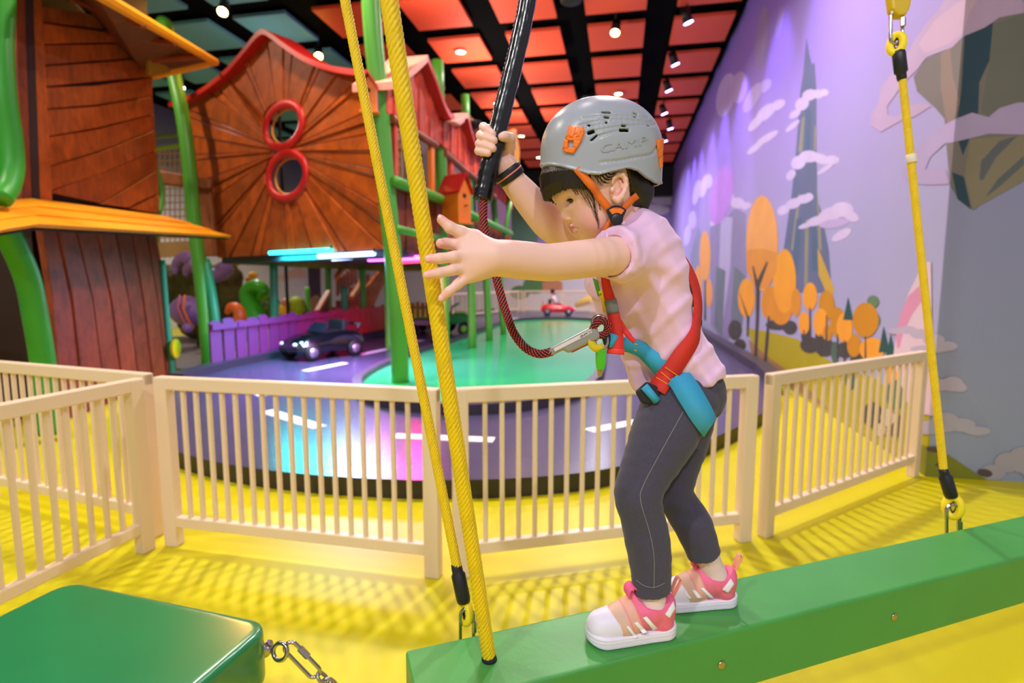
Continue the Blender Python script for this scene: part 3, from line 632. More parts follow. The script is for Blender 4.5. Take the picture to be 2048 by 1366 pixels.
def exitO(a):
    d = np.array([math.cos(a), math.sin(a)]); best = 1e9
    for i in range(len(OP)):
        p, q = OP[i], OP[(i + 1) % len(OP)]; e = q - p; D = d[0] * (-e[1]) + d[1] * e[0]
        if abs(D) < 1e-9: continue
        w = p - cc; t = (w[0] * (-e[1]) + w[1] * e[0]) / D; s = (d[0] * w[1] - d[1] * w[0]) / D
        if t > 0 and -1e-6 <= s <= 1 + 1e-6: best = min(best, t)
    return cc + d * best
NP = 40; angs = sorted([2 * math.pi * (k + .35 * math.sin(k * 2.4)) / NP for k in range(NP)])
oa = [math.atan2(*(p - cc)[::-1]) % (2 * math.pi) for p in OP]
for k in range(NP):
    a0, a1 = angs[k] + .007, (angs[(k + 1) % NP] + (2 * math.pi if k == NP - 1 else 0)) - .007
    mids = [OP[i] for i in sorted(range(len(OP)), key=lambda i: (oa[i] - a0) % (2 * math.pi)) if 0 < (oa[i] - a0) % (2 * math.pi) < a1 - a0]
    poly = [exit8(a0), exitO(a0)] + mids + [exitO(a1), exit8(a1), exit8((a0 + a1) / 2)]
    MB().prism(plpoly([tuple(p) for p in poly], PM, (k % 2) * .02), nM, .05).build('plank', W_or, house, bev=.006)
rp = spline(roof, 3); rp3 = [plpt(x, y, PM, .06) for x, y in rp]
MB().loft([[p + nM * .12, p + nM * .12 + np.array([0, 0, .07]), p - nM * .3 + np.array([0, 0, .07]), p - nM * .3] for p in rp3]).build('roof_trim', M_red, house)
for c_, rx, ry in (((566, 252), 36, 42), ((573, 352), 37, 44)):
    cN = plpt(*c_, PM, .07); ex = np.linalg.norm(plpt(c_[0] + rx, c_[1], PM) - plpt(c_[0] - rx, c_[1], PM)) / 2; ez = np.linalg.norm(plpt(c_[0], c_[1] + ry, PM) - plpt(c_[0], c_[1] - ry, PM)) / 2
    b = MB().ring(cN, nM, 1, .062, 36, 10, (ex, ez)); b.v = [tuple(np.array(v) - nM * ((np.array(v) - cN) @ nM) * .45) for v in b.v]; b.build('window_ring', M_red, house, True)
    MB().ring(cN - nM * .06, nM, 1, .018, 32, 6, (ex * .82, ez * .82)).build('window_liner', wood('pale_liner_wood', 'c8883c'), house, True)
# floor slab of the raised house, reaching back over the road, and inner back screen with rope net seen through the window
zb = plpt(620, 505, PM)[2]
BL_ = plpt(446, 516, PM); fl = [A + nM * .02, BL_ + nM * .02, BL_ + np.array([0, 7, 0]), A + np.array([0, 7.5, 0])]
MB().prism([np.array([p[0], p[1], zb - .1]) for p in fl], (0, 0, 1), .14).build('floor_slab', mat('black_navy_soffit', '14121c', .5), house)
MB().prism([np.array([p[0], p[1], zb + .06]) for p in (B + np.array([.25, 2.4, 0]), A + np.array([-.3, 2.6, 0]), A + np.array([-.3, 2.6, 0]) + (0, .05, 0), B + np.array([.25, 2.45, 0]))], (0, 0, 1), 2.0).build('inner_screen', mat('grey_violet_screen', '8a8494', .6), house)
net = MB()
q0 = B + np.array([.6, 1.5, 0]); q1 = A + np.array([-.6, 1.6, 0])
for k in range(24): p = q0 + (q1 - q0) * k / 23; net.tube([(p[0], p[1], zb + .1), (p[0], p[1], zb + 2.1)], .012, 5)
for k in range(16): z_ = zb + .15 + k * .125; net.tube([(q0[0], q0[1], z_), (q1[0], q1[1], z_)], .012, 5)
net.build('climbing_net', mat('tan_rope', 'b8905c', .8), house)['kind'] = 'stuff'
# coloured light tubes under the floor
for (a, c2, c_, w) in [((540, 506), (662, 500), '30e0f0', 30), ((638, 513), (748, 507), 'a8c4ff', 26), ((665, 518), (775, 509), 'c0c8ff', 22), ((738, 519), (840, 515), 'ff60ff', 30), ((790, 524), (842, 521), 'ff2a50', 22)]:
    o_ = {540: .12, 638: .1, 665: -.25, 738: -.45, 790: -.7}[a[0]]; p = plpt(*a, PM, o_); q = plpt(*c2, PM, o_)
    t = thing('led_tube', (p + q) / 2, {'30e0f0': 'cyan glowing light tube under the raised house', 'a8c4ff': 'pale blue glowing light tube under the raised house', 'c0c8ff': 'lavender light tube behind the pale blue one', 'ff60ff': 'magenta light tube under the raised house by the post', 'ff2a50': 'red light tube beside the magenta one'}[c_], 'light tube', 'light tubes under the raised house')
    MB().tube([p, q], .028, 10).build('tube', mat('glow_' + c_, c_, .3, emit=c_, estr=5), t, True)
    for e_ in (p, q): MB().tube([e_ + (0, 0, -.0), e_ + np.array([0, 0, .06])], .012, 6).build('clip', M_can, t)
    l = bpy.data.lights.new('tube_light', 'AREA'); l.shape = 'RECTANGLE'; l.size = np.linalg.norm(q - p); l.size_y = .06; l.energy = w * 2.6; l.color = lin(c_)
    o = bpy.data.objects.new('tube_light', l); COL.objects.link(o); o.parent = t; o.location = (0, 0, -.04); o.rotation_euler = (0, 0, math.atan2((q - p)[1], (q - p)[0]))
# ---- side wing of the house along the island, facing the road
XS = -2.55; PS = (np.array([XS, 0, 0]), np.array([1.0, 0, 0]))
wing = thing('red_house_wing', (XS, 6.2, 0), 'red plank side wing of the raised house with gables and windows', 'playhouse')
def q7(l): return [(680 + a / 2.276, 60 + b_ / 2.276) for a, b_ in l]
def split(poly_top, poly_bot, n, m, name, off, th=.05):
    """vertical boards between two pixel polylines on the wing plane"""
    T = [np.array(p, float) for p in poly_top]; Bo = [np.array(p, float) for p in poly_bot]
    def at(L, x):
        return np.array([x, np.interp(x, [p[0] for p in L], [p[1] for p in L])])
    x0, x1 = T[0][0], T[-1][0]; u0, u1 = [plpt(x, 400, PS)[1] for x in (x0, x1)]
    ys = np.linspace(u0, u1, n + 1); xs_ = [proj((XS, y, 2.6))[0] for y in ys]
    for i in range(n):
        a, c_ = xs_[i] + .25, xs_[i + 1] - .25
        MB().prism(plpoly([tuple(at(T, a)), tuple(at(T, c_)), tuple(at(Bo, c_)), tuple(at(Bo, a))], PS, off + (i % 2) * .02), (1, 0, 0), th).build(name, m, wing, bev=.006)
split([(768, 178), (800, 152), (833, 126), (852, 172), (873, 238)], [(768, 226), (873, 286)], 9, W_red, 'siding_board', 0)
split([(873, 240), (887, 243), (905, 240), (918, 238), (935, 304)], [(873, 286), (935, 342)], 9, W_red, 'siding_board', 0)
split([(936, 305), (948, 300), (960, 305), (975, 350), (990, 365)], [(936, 342), (990, 392)], 10, W_red, 'siding_board', 0)
split([(990, 366), (1000, 372), (1022, 400)], [(990, 392), (1022, 420)], 8, W_red, 'siding_board', 0)
split([(790, 368), (880, 402), (935, 425), (1018, 466)], [(790, 500), (880, 520), (935, 528), (1018, 540)], 26, W_br, 'siding_board', -.05)
MB().prism(plpoly([(775, 225), (873, 284), (990, 392), (1020, 415), (1020, 470), (880, 400), (785, 366)], PS, -1.6), (1, 0, 0), .05).build('inner_wall', mat('mauve_inner_wall', '7a5470', .6), wing)
for (x, y0, y1) in [(858, 276, 384), (783, 232, 372), (925, 332, 424), (897, 310, 402), (962, 366, 440)]:
    MB().prism(plpoly([(x - 3, y0), (x + 3, y0 + 2), (x + 3.5, y1), (x - 2.5, y1 - 2)], PS, 0), (1, 0, 0), .06).build('window_post', M_orange if x in (858, 925) else W_red, wing, bev=.006)
for (a, c2) in [((782, 236), (872, 291)), ((783, 365), (880, 402)), ((888, 305), (935, 346)), ((936, 345), (990, 396))]:
    MB().tube([plpt(*a, PS, .05), plpt(*c2, PS, .05)], .05, 8).build('window_rail', W_br, wing)
for (a, c2) in [((780, 290), (856, 316)), ((892, 340), (932, 362))]:
    MB().tube([plpt(*a, PS, -.8), plpt(*c2, PS, -.8)], .05, 8).build('inner_beam', wood('pale_liner_wood', 'c8883c'), wing)
for l in ([(766, 176), (790, 158), (812, 142), (834, 122)], [(834, 122), (850, 160), (866, 204), (880, 232), (890, 240)], [(888, 242), (905, 236), (919, 235)], [(919, 235), (928, 270), (938, 298), (950, 303)], [(948, 300), (960, 304), (975, 348), (990, 364), (1020, 396)]):
    P = [plpt(x, y, PS, .05) for x, y in spline(l, 4)]; pk = l[0][1] > l[-1][1]
    MB().loft([[p + np.array([.14, 0, -.02]), p + np.array([.14, 0, .06]), p + np.array([-.35, 0, .06]), p + np.array([-.35, 0, -.02])] for p in P]).build('roof_cap' if pk else 'roof_trim', M_pink if pk else M_red, wing)
# small orange-pink gable cap between posts
MB().prism(plpoly([(889, 243), (920, 234), (916, 246), (908, 252)], PS, .16), (1, 0, 0), .1).build('roof_cap', M_pink, wing, bev=.02)
MB().prism(plpoly([(1016, 262), (1024, 258), (1031, 300), (1030, 342), (1019, 330)], PS, .1), (1, 0, 0), .1).build('gable_board', mat('amber_paint', 'f0a018', .45), wing, bev=.01)
# posts, rails
def pole(pts, r, m, label, name='green_post', cat='post'):
    return tag(MB().tube(spline(pts, 6), r, 14).build(name, m, None, True), label, cat, 'green poles of the play houses')
XP = -2.45; PP = (np.array([XP, 0, 0]), np.array([1.0, 0, 0]))
base0 = np.array([-2.48, 5.85, .15])
pole([dep(*p, d) for p, d in [((801, 770), proj(base0)[2]), ((796, 640), 6.18), ((785, 500), 6.1), ((768, 330), 6.0), ((757, 180), 5.9), ((747, 80), 5.82), ((741, -20), 5.75), ((744, -120), 5.7)]], [.1] * 43, M_grn, 'tall leaning green post in front of the figure eight house')
for i, (xb, yb, xt, yt, r) in enumerate([(888, 720, 875, 122, .085), (945, 697, 930, 190, .07), (979, 682, 955, 300, .07), (1007, 669, 985, 380, .07)]):
    p = onz(xb, yb, .15); q = np.array([p[0], p[1], onp(xt, yt, (0, p[1], 0), (0, 1, 0))[2]])
    q[0] = onp(xt, yt, (0, p[1], 0), (0, 1, 0))[0]
    pole([p, p * .5 + q * .5 + (.02, 0, 0), q], r, M_grn, ['green post behind the thick yellow rope', 'second green post along the island', 'third green post along the island', 'farthest green post along the island, by the red rope'][i])
for (a, c2, r) in [((790, 362), (882, 398), .06), ((930, 424), (1022, 467), .055), ((796, 458), (884, 478), .045), ((1024, 380), (1010, 470), .05)]:
    o = MB().tube([plpt(*a, PS, .12), plpt(*c2, PS, .12)], r, 12).build('green_rail', M_grn, None, True)
    tag(o, {790: 'upper green rail across the wing window', 930: 'green rail at the far end of the red wing', 796: 'lower green rail across the red brown siding', 1024: 'green strut slanting at the far end of the wing'}[a[0]], 'rail', 'green rails on the red wing')
# birdhouses
def birdhouse(px, py, pl, off, w, h, d, label, ang, cb, cr):
    p = plpt(px, py, pl, off); t = thing('birdhouse', p, label, 'birdhouse', 'painted birdhouses'); R = Matrix.Rotation(ang, 3, 'Z')
    def T(l): return [p + np.array(R @ Vector(q)) for q in l]
    f = [(-w / 2, -d / 2, 0), (w / 2, -d / 2, 0), (w / 2, -d / 2, h * .68), (0, -d / 2, h), (-w / 2, -d / 2, h * .68)]
    n = np.array(R @ Vector((0, -1, 0))); r_ = np.array(R @ Vector((1, 0, 0)))
    MB().prism(T([(x, d / 2, z) for x, y, z in f]), n, d).build('body', cb, t, bev=.006)
    MB().prism(T([(w / 2, -d / 2, 0.01), (w / 2, d / 2, .01), (w / 2, d / 2, h * .66), (w / 2, -d / 2, h * .66)]), r_, .006).build('side_panel', cr, t)
    for s in (-1, 1):
        MB().prism(T([(0, -d / 2 - .05, h * 1.04), (s * w * .62, -d / 2 - .05, h * .62), (s * w * .62, d / 2 + .05, h * .62), (0, d / 2 + .05, h * 1.04)]), (0, 0, 1), .03).build('roof_slope', M_red, t)
    MB().lathe(T([(0, -d / 2 - .001, h * .58)])[0], [(w * .13, 0), (w * .13, .006)], 18, n).build('entrance_hole', mat('birdhouse_hole', '1a0a04', .8), t)
    MB().tube([T([(0, -d / 2, h * .36)])[0], T([(0, -d / 2 - .06, h * .36)])[0]], .01, 8).build('perch', W_br, t)
    MB().prism(T([(-w * .6, -d / 2 - .03, -.02), (w * .6, -d / 2 - .03, -.02), (w * .6, d / 2 + .03, -.02), (-w * .6, d / 2 + .03, -.02)]), (0, 0, 1), .025).build('base', cb, t)
birdhouse(741, 226, PM, .45, .16, .36, .15, 'orange birdhouse with a round hole on the leaning post', .25, M_orange, M_pink)
birdhouse(912, 446, PS, .25, .24, .62, .34, 'tall orange birdhouse with a pink front behind the reaching hand', math.radians(62), M_orange, M_pink)
# ---- rope net, timber gate post and green frame between tower and house
PN = (plpt(400, 500, PM, .3), unit((.35, -1, 0)))
gate = thing('timber_gate', onp(405, 740, *PN), 'brown timber post and beam between the tower and the peaked house', 'frame')
MB().prism(plpoly([(388, 375), (420, 378), (433, 512), (398, 512)], PN), -PN[1], .18).build('post', W_post, gate, bev=.02)
MB().prism(plpoly([(305, 338), (420, 358), (420, 378), (305, 366)], PN, .1), -PN[1], .16).build('beam', W_post, gate, bev=.02)
PN2 = (plpt(400, 500, PM, -.9), unit((.35, -1, 0)))
netr = thing('rope_net', onp(350, 600, *PN2), 'tan rope climbing net hung behind the timber beam', 'net')
nb = MB()
for k in range(11): nb.tube([plpt(300 + k * 10, 300, PN2), plpt(300 + k * 10, 516, PN2)], .014, 5)
for k in range(15): nb.tube([plpt(296, 308 + k * 14, PN2), plpt(406, 306 + k * 14, PN2)], .014, 5)
[MB().tube([plpt(x_, 270, PN2), np.array([*plpt(x_, 300, PN2)[:2], 0.0])], .03, 8).build('side_pole', mat('olive_bar', '6a7a28', .4), netr) for x_ in (302, 396)]
nb.build('mesh_cords', mat('tan_rope', 'b8905c', .8), netr)['kind'] = 'stuff'
MB().tube([plpt(296, 300, PN2), plpt(395, 288, PN2)], .05, 10).build('top_bar', mat('lime_bar', '8aa828', .4), netr)
MB().tube([plpt(296, 276, PN2), plpt(395, 266, PN2)], .04, 10).build('upper_bar', mat('olive_bar', '6a7a28', .4), netr)
MB().prism(plpoly([(306, 486), (398, 480), (398, 508), (312, 516)], PN2, .05), -PN2[1], .05).build('lower_rope_band', mat('tan_rope', 'b8905c', .8, bump=.6, bscale=40), netr)
# crooked green and teal posts
def post_px(l, pl, off, r, m, label): return pole([plpt(x, y, pl, off) for x, y in l], r, m, label)
post_px([(418, 745), (412, 660), (402, 560), (392, 480), (384, 400), (375, 300), (362, 215), (348, 150), (335, 60), (325, 45)], PM, .45, .1, M_grn, 'tall green crooked post at the left corner of the peaked house')
post_px([(430, 742), (432, 660), (424, 590), (410, 520)], PM, .36, .07, M_teal, 'teal brace post leaning against the crooked green post')
for px, yb, yt, m, lab, o in [(550, 702, 505, M_teal, 'teal post under the middle of the raised house', -.9), (659, 668, 520, M_grn, 'green post behind the black car', -3.0), (728, 652, 520, M_grn, 'green post in front of the red stairs', -3.3), (692, 665, 572, M_teal, 'short grey green post beside the stairs', -2.7), (779, 670, 540, M_grn, 'bright green slim post beside the leaning post', -2.0), (618, 640, 574, M_grn, 'short green post left of the stairs', -4.5)]:
    b0 = plpt(px, yb, PM, o); t0 = plpt(px - 4, yt, PM, o); b0[2] = .1 if b0[0] > -5.3 else 0.0
    t0 = np.array([t0[0], t0[1], min(t0[2], zb - .05)]); pole([b0, (b0 + t0) / 2, t0], .07, m, lab)
# ---- what stands under and behind the house
PK = (np.array([-5.42, 0, 0]), np.array([1.0, 0, 0]))
pick = thing('picket_fence', (-5.42, 6.6, .12), 'purple to orange picket fence along the road kerb under the house', 'fence')
y0, y1 = plpt(432, 735, PK)[1], plpt(800, 660, PK)[1]; npk = 26
stops = [(0, '6c3a72'), (.25, '842a74'), (.45, 'c01a60'), (.6, 'e02040'), (.8, 'd84a28'), (1, 'b86a20')]  # picket colour runs from purple through red to orange along the fence
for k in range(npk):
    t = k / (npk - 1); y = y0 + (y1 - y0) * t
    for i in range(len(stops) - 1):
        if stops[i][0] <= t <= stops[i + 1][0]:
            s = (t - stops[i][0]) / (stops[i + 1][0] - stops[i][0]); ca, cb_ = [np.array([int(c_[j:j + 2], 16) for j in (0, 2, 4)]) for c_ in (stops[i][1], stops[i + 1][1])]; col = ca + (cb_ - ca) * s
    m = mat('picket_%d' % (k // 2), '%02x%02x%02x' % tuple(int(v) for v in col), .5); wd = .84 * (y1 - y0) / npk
    yy = y; hh = .78 + .03 * math.sin(k * 2.1)
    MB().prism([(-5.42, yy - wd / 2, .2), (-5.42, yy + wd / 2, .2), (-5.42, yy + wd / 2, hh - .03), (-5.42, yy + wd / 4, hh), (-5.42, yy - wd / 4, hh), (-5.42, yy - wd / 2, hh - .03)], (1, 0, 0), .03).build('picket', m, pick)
    if k % 2 == 0:
        s0, s1 = y - wd / 2, y + 2 * (y1 - y0) / npk - wd / 2
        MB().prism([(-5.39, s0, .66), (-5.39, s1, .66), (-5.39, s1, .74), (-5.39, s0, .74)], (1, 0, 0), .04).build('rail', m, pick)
# stairs
PSt = (np.array([-6.6, 0, 0]), np.array([1.0, 0, 0])); st = thing('red_stair', plpt(690, 640, PSt), 'red play stair with orange handrails under the house', 'stairs')
M_rs = mat('red_stair_paint', 'c8321e', .5); M_rd = mat('dark_red_stair', '7a1c10', .5)
for k in range(8): MB().prism(plpoly([(632 + k * 13, 640 - k * 13), (645 + k * 13, 640 - k * 13), (645 + k * 13, 645), (632 + k * 13, 645)], PSt, -.4), (1, 0, 0), .06).build('stair_board', M_rd, st)
for k in range(5): MB().prism(plpoly([(700 + k * 5, 590 - k * 9), (704.5 + k * 5, 584 - k * 9), (704.5 + k * 5, 668), (700 + k * 5, 668)], PSt, .3), (1, 0, 0), .06).build('side_board', M_rs, st)
for k in range(4): MB().prism(plpoly([(630 + k * 6, 620 - k * 9), (635.5 + k * 6, 612 - k * 9), (635.5 + k * 6, 664), (630 + k * 6, 664)], PSt, .3), (1, 0, 0), .06).build('side_board', M_rd, st)
for a, c2 in [((626, 624), (652, 580)), ((698, 592), (722, 556)), ((668, 552), (686, 524))]: MB().prism(plpoly([a, c2, (c2[0], c2[1] + 9), (a[0], a[1] + 8)], PSt, .35), (1, 0, 0), .1).build('handrail', M_orange, st)
for k in range(6): MB().prism(plpoly([(672 + k * 7, 560 - k * 6), (675 + k * 7, 557 - k * 6), (675 + k * 7, 590 - k * 5), (672 + k * 7, 592 - k * 5)], PSt, -.1), (1, 0, 0), .05).build('baluster', mat('rose_baluster', 'a0584a', .5), st)
MB().prism(plpoly([(728, 575), (766, 528), (766, 560), (742, 612), (732, 612)], PSt, .1), (1, 0, 0), .08).build('plank_panel', wood('amber_panel_wood', 'c8641c'), st)
# play sculptures beyond
def onY(px, py, y): return onp(px, py, (0, y, 0), (0, 1, 0))
def sculpt(name, label, cat, pts, rad, m, Y, group=None):
    P = spline([onY(x, y, Y) for x, y in pts], 6); R = np.interp(np.linspace(0, 1, len(P)), np.linspace(0, 1, len(rad)), rad)
    b = MB().tube(P, list(R), 14); b.ball(P[-1], R[-1], 14, 8); return tag(b.build(name, m, None, True), label, cat, group)
sculpt('curled_tentacle', 'big green curled tentacle sculpture behind the purple pickets', 'sculpture', [(516, 660), (510, 630), (500, 605), (496, 588), (504, 576), (518, 574), (526, 584), (520, 596)], [.2, .19, .17, .16, .15, .14, .12, .07], mat('green_tentacle', '3aa81c', .35), 9.6, 'curled tentacle sculptures')
sculpt('curled_tentacle', 'orange curled tentacle sculpture behind the purple pickets', 'sculpture', [(468, 666), (476, 648), (480, 630), (474, 617), (462, 615), (455, 624)], [.13, .12, .11, .1, .09, .05], mat('coral_tentacle', 'f0682a', .4), 8.9, 'curled tentacle sculptures')
snail = thing('purple_beetle_sculpture', onY(375, 665, 9.3), 'purple round creature sculpture with orange bands beside the tower', 'sculpture')
M_pur = mat('purple_creature', '8a62a8', .5)
MB().ball(onY(376, 622, 9.3), (.36, .3, .3), 20, 14).build('body', M_pur, snail, True)
for x0 in (356, 366): MB().tube([onY(x0 + 4, 590, 8.98), onY(x0, 615, 8.96), onY(x0 + 10, 640, 8.98), onY(x0 + 22, 656, 9.1)], .022, 8).build('band', M_orange if x0 == 366 else mat('rose_band', 'c86a90', .5), snail, True)
MB().ball(onY(375, 656, 9.0), .1, 12, 8).build('foot', M_pur, snail, True)
horn = thing('purple_horn_sculpture', onY(395, 560, 9.5), 'curved purple horns on the green mossy rock', 'sculpture')
for l in ([(350, 548), (352, 528), (368, 516), (385, 518)], [(372, 552), (376, 538), (392, 528)], [(445, 528), (450, 540), (436, 552), (420, 548)]):
    P = spline([onY(x, y, 9.5) for x, y in l], 5); MB().tube(P, list(np.linspace(.05, .15, len(P)) if l[0][0] < 400 else np.linspace(.16, .12, len(P))), 12).build('horn', M_pur, horn, True)
q_ = onY(402, 545, 9.62); MB().tube([q_, np.array([q_[0], q_[1], 0])], [.1, .16], 10).build('stem', mat('mossy_stem', '4a4418', .8), horn, True)
rock = Field()
for c_, r in [((360, 590), .5), ((420, 580), .55), ((470, 610), .4), ((390, 545), .4), ((450, 555), .35), ((335, 560), .4), ((460, 640), .35), ((400, 640), .5)]: rock.ell(onY(c_[0], c_[1], 10.8), (r, .4, r * .9), None, .2)
rock.func(lambda p, f: f + .03 * np.sin(p[:, 0] * 19) * np.sin(p[:, 2] * 23 + 1) * np.cos(p[:, 1] * 17))
rk = thing('mossy_rock_stump', onY(405, 700, 10.8), 'dark mossy rock stump sculpture behind the purple creature', 'sculpture')
rock.build('stump', mat('mossy_rock', '4a4418', .8, var=.5, vscale=4, bump=.5, bscale=12), rk, .05)
for i, (x, y) in enumerate([(470, 530), (500, 548), (506, 560), (476, 545)]):
    pass
for x, y, s, c_ in [(507, 545, .14, 'e8b020'), (499, 552, .1, 'd86a20'), (470, 522, .2, 'c8b018')]:
    t = thing('leaf_crown', onY(x, y + 14, 10.9), {507: 'yellow spiky leaf tuft above the green tentacle', 499: 'orange spiky leaf tuft above the green tentacle', 470: 'yellow green leaf tuft on the mossy rock'}[x], 'sculpture')
    for k in range(5):
        a = math.radians(-50 + 25 * k); p = onY(x, y + 10, 10.9); MB().tube([p, p + np.array([math.sin(a), -.05, math.cos(a)]) * s * .6, p + np.array([math.sin(a) * 1.2, -.1, math.cos(a)]) * s], [.04, .05, .005], 6).build('leaf', mat('leaf_' + c_, c_, .5), t, True)
bush = Field()
for c_, r in [((520, 600), .35), ((535, 615), .3), ((512, 580), .25), ((545, 630), .3), ((575, 630), .3), ((590, 615), .25), ((600, 640), .3)]: bush.ell(onY(c_[0], c_[1], 11.8), (r, .3, r), None, .1)
bush.func(lambda p, f: f + .05 * np.sin(p[:, 0] * 27) * np.sin(p[:, 2] * 29 + 1) * np.cos(p[:, 1] * 23))
bt = thing('green_play_bush', onY(555, 690, 11.8), 'dark green bush sculpture behind the teal post', 'bush'); bush.build('foliage', mat('bush_green', '3c5c1c', .8, var=.4, vscale=6), bt, .05)
tk = thing('yellow_toy_figure', onY(570, 640, 11.0), 'small yellow toy figure beside the teal post', 'toy')
MB().lathe(onY(570, 645, 11.0), [(.12, 0), (.14, .1), (.1, .35), (.05, .4)], 12).build('body', mat('toy_yellow', 'e0a810', .5), tk, True); MB().ball(onY(571, 604, 11.0), .09, 12, 8).build('head', mat('toy_face', 'd8907a', .5), tk, True)
lp = thing('lime_lollipop_tree', onY(592, 650, 11.2), 'lime round topped toy tree beside the yellow figure', 'sculpture')
MB().ball(onY(592, 612, 11.2), (.2, .15, .22), 14, 10).build('crown', mat('lime_crown', '9ab818', .6), lp, True); MB().tube([onY(592, 655, 11.2), onY(592, 620, 11.2)], .04, 8).build('trunk', W_br, lp)
# left wall mural seen under the house
paint('painted_trunk', [[(614, 500), (640, 500), (642, 590), (650, 640), (606, 640), (618, 590)]], '4a3c48', 'left'); paint('painted_crown', [el(628, 515, 32, 22)], '5a5464', 'left')
paint('painted_mountain', [[(540, 560), (570, 545), (585, 540), (600, 530), (612, 545), (612, 556), (590, 556), (570, 562)]], 'd8b8a4', 'left')
paint('painted_trunk', [el(632, 620, 16, 30)], 'a07a5c', 'left')
# yellow disc and grey ramp beside the tower
dk = thing('grey_ramp', onz(380, 720, 0), 'grey ramp floor between the tower and the crooked post', 'ramp')
MB().prism([onz(345, 740, .01), onz(345, 675, .01), onz(520, 660, .01), onz(430, 738, .01)], (0, 0, 1), .02).build('ramp_surface', mat('warm_grey_floor', '6a5a5a', .6), dk)
dc = onp(349, 697, onz(349, 760, 0), nT); MB().lathe(dc, [(.13, 0), (.13, .03)], 22, nT).build('yellow_disc', mat('yellow_disc', 'e0c010', .5), dk)
# ================================================================== cream barriers
M_cream = mat('cream_barrier', 'e8cfae', .42, spec=.4, coat=.1)
FH = .85
bal = None; PROTO = {}
def barrier(p, q, nb, label, cat='fence', group='cream barriers around the road', h=FH, rail=.062):
    z0 = .12 if p[1] > 10 else 0.0; p = np.array([*p[:2], z0]); q = np.array([*q[:2], z0]); L = np.linalg.norm(q - p); a = math.atan2(q[1] - p[1], q[0] - p[0])
    t = thing('barrier_panel', p, label, cat, group, a)
    def box(name, lo, hi):
        m = MB().box(lo, hi); m.v = [(x + p[0], y + p[1], z + z0) for x, y, z in m.v]; return m.build(name, M_cream, t, bev=.006)
    d = .026
    box('top_rail', (0, -d, h - rail), (L, d, h)); box('bottom_rail', (.06, -d * .8, .1), (L - .06, d * .8, .152))
    for x in (0, L - .07): box('post', (x, -d * 1.05, 0), (x + .07, d * 1.05, h - .004))
    for k in range(nb):
        x = .07 + (L - .14) * (k + 1) / (nb + 1)
        if h not in PROTO: o = box('baluster', (-.0105, -.0105, .13), (.0105, .0105, h - rail + .01)); PROTO[h] = o
        else: o = inst(PROTO[h], (0, 0, 0), parent=t)
        o.parent = t; o.location = (x, 0, 0)
    return t
barrier((-2.19, 2.22), (-.755, 2.19), 17, 'cream barrier panel left of the yellow ropes')
barrier((-.70, 2.20), (.665, 2.83), 17, 'cream barrier panel directly behind the child')
barrier((.735, 2.87), (1.99, 4.05), 17, 'cream barrier panel reaching the mural wall')
barrier((-2.24, 2.17), (-2.30, .75), 17, 'cream barrier panel running toward the viewer at left')
barrier((-2.30, 2.28), (-3.75, 2.52), 17, 'cream barrier panel going back left toward the tower')
barrier((-5.35, 3.75), (-6.8, 3.55), 14, 'short cream barrier in front of the tower base')
for i, (x0, x1) in enumerate([(1000, 1050), (1052, 1128), (1130, 1186), (1188, 1240)]):
    yb = 628; p = onz(x0, yb, 0); q = onz(x1, yb, 0); 
    barrier((p[0], 21.8), (q[0], 21.8), 14, ['leftmost', 'second', 'third', 'rightmost'][i] + ' far cream barrier panel at the end of the road', group='far barriers', h=.86)
barrier((-5.2, 16.5), (-4.0, 21.5), 16, 'far cream barrier slanting behind the green buggy', group='far barriers')
yb_ = thing('yellow_play_slide', onY(1200, 628, 23), 'yellow play shape behind the far barriers', 'toy')
MB().tube([onY(1150, 612, 23), onY(1175, 600, 23), onY(1200, 603, 23), onY(1216, 622, 23)], [.1, .2, .25, .3], 12).build('chute', mat('toy_yellow2', 'f0c010', .5), yb_, True)
MB().box(*[np.array(v) for v in ((onY(1205, 628, 23)[0], 22.9, 0), (onY(1216, 628, 23)[0], 23.1, .8))]).build('support', mat('toy_yellow2', 'f0c010', .5), yb_)

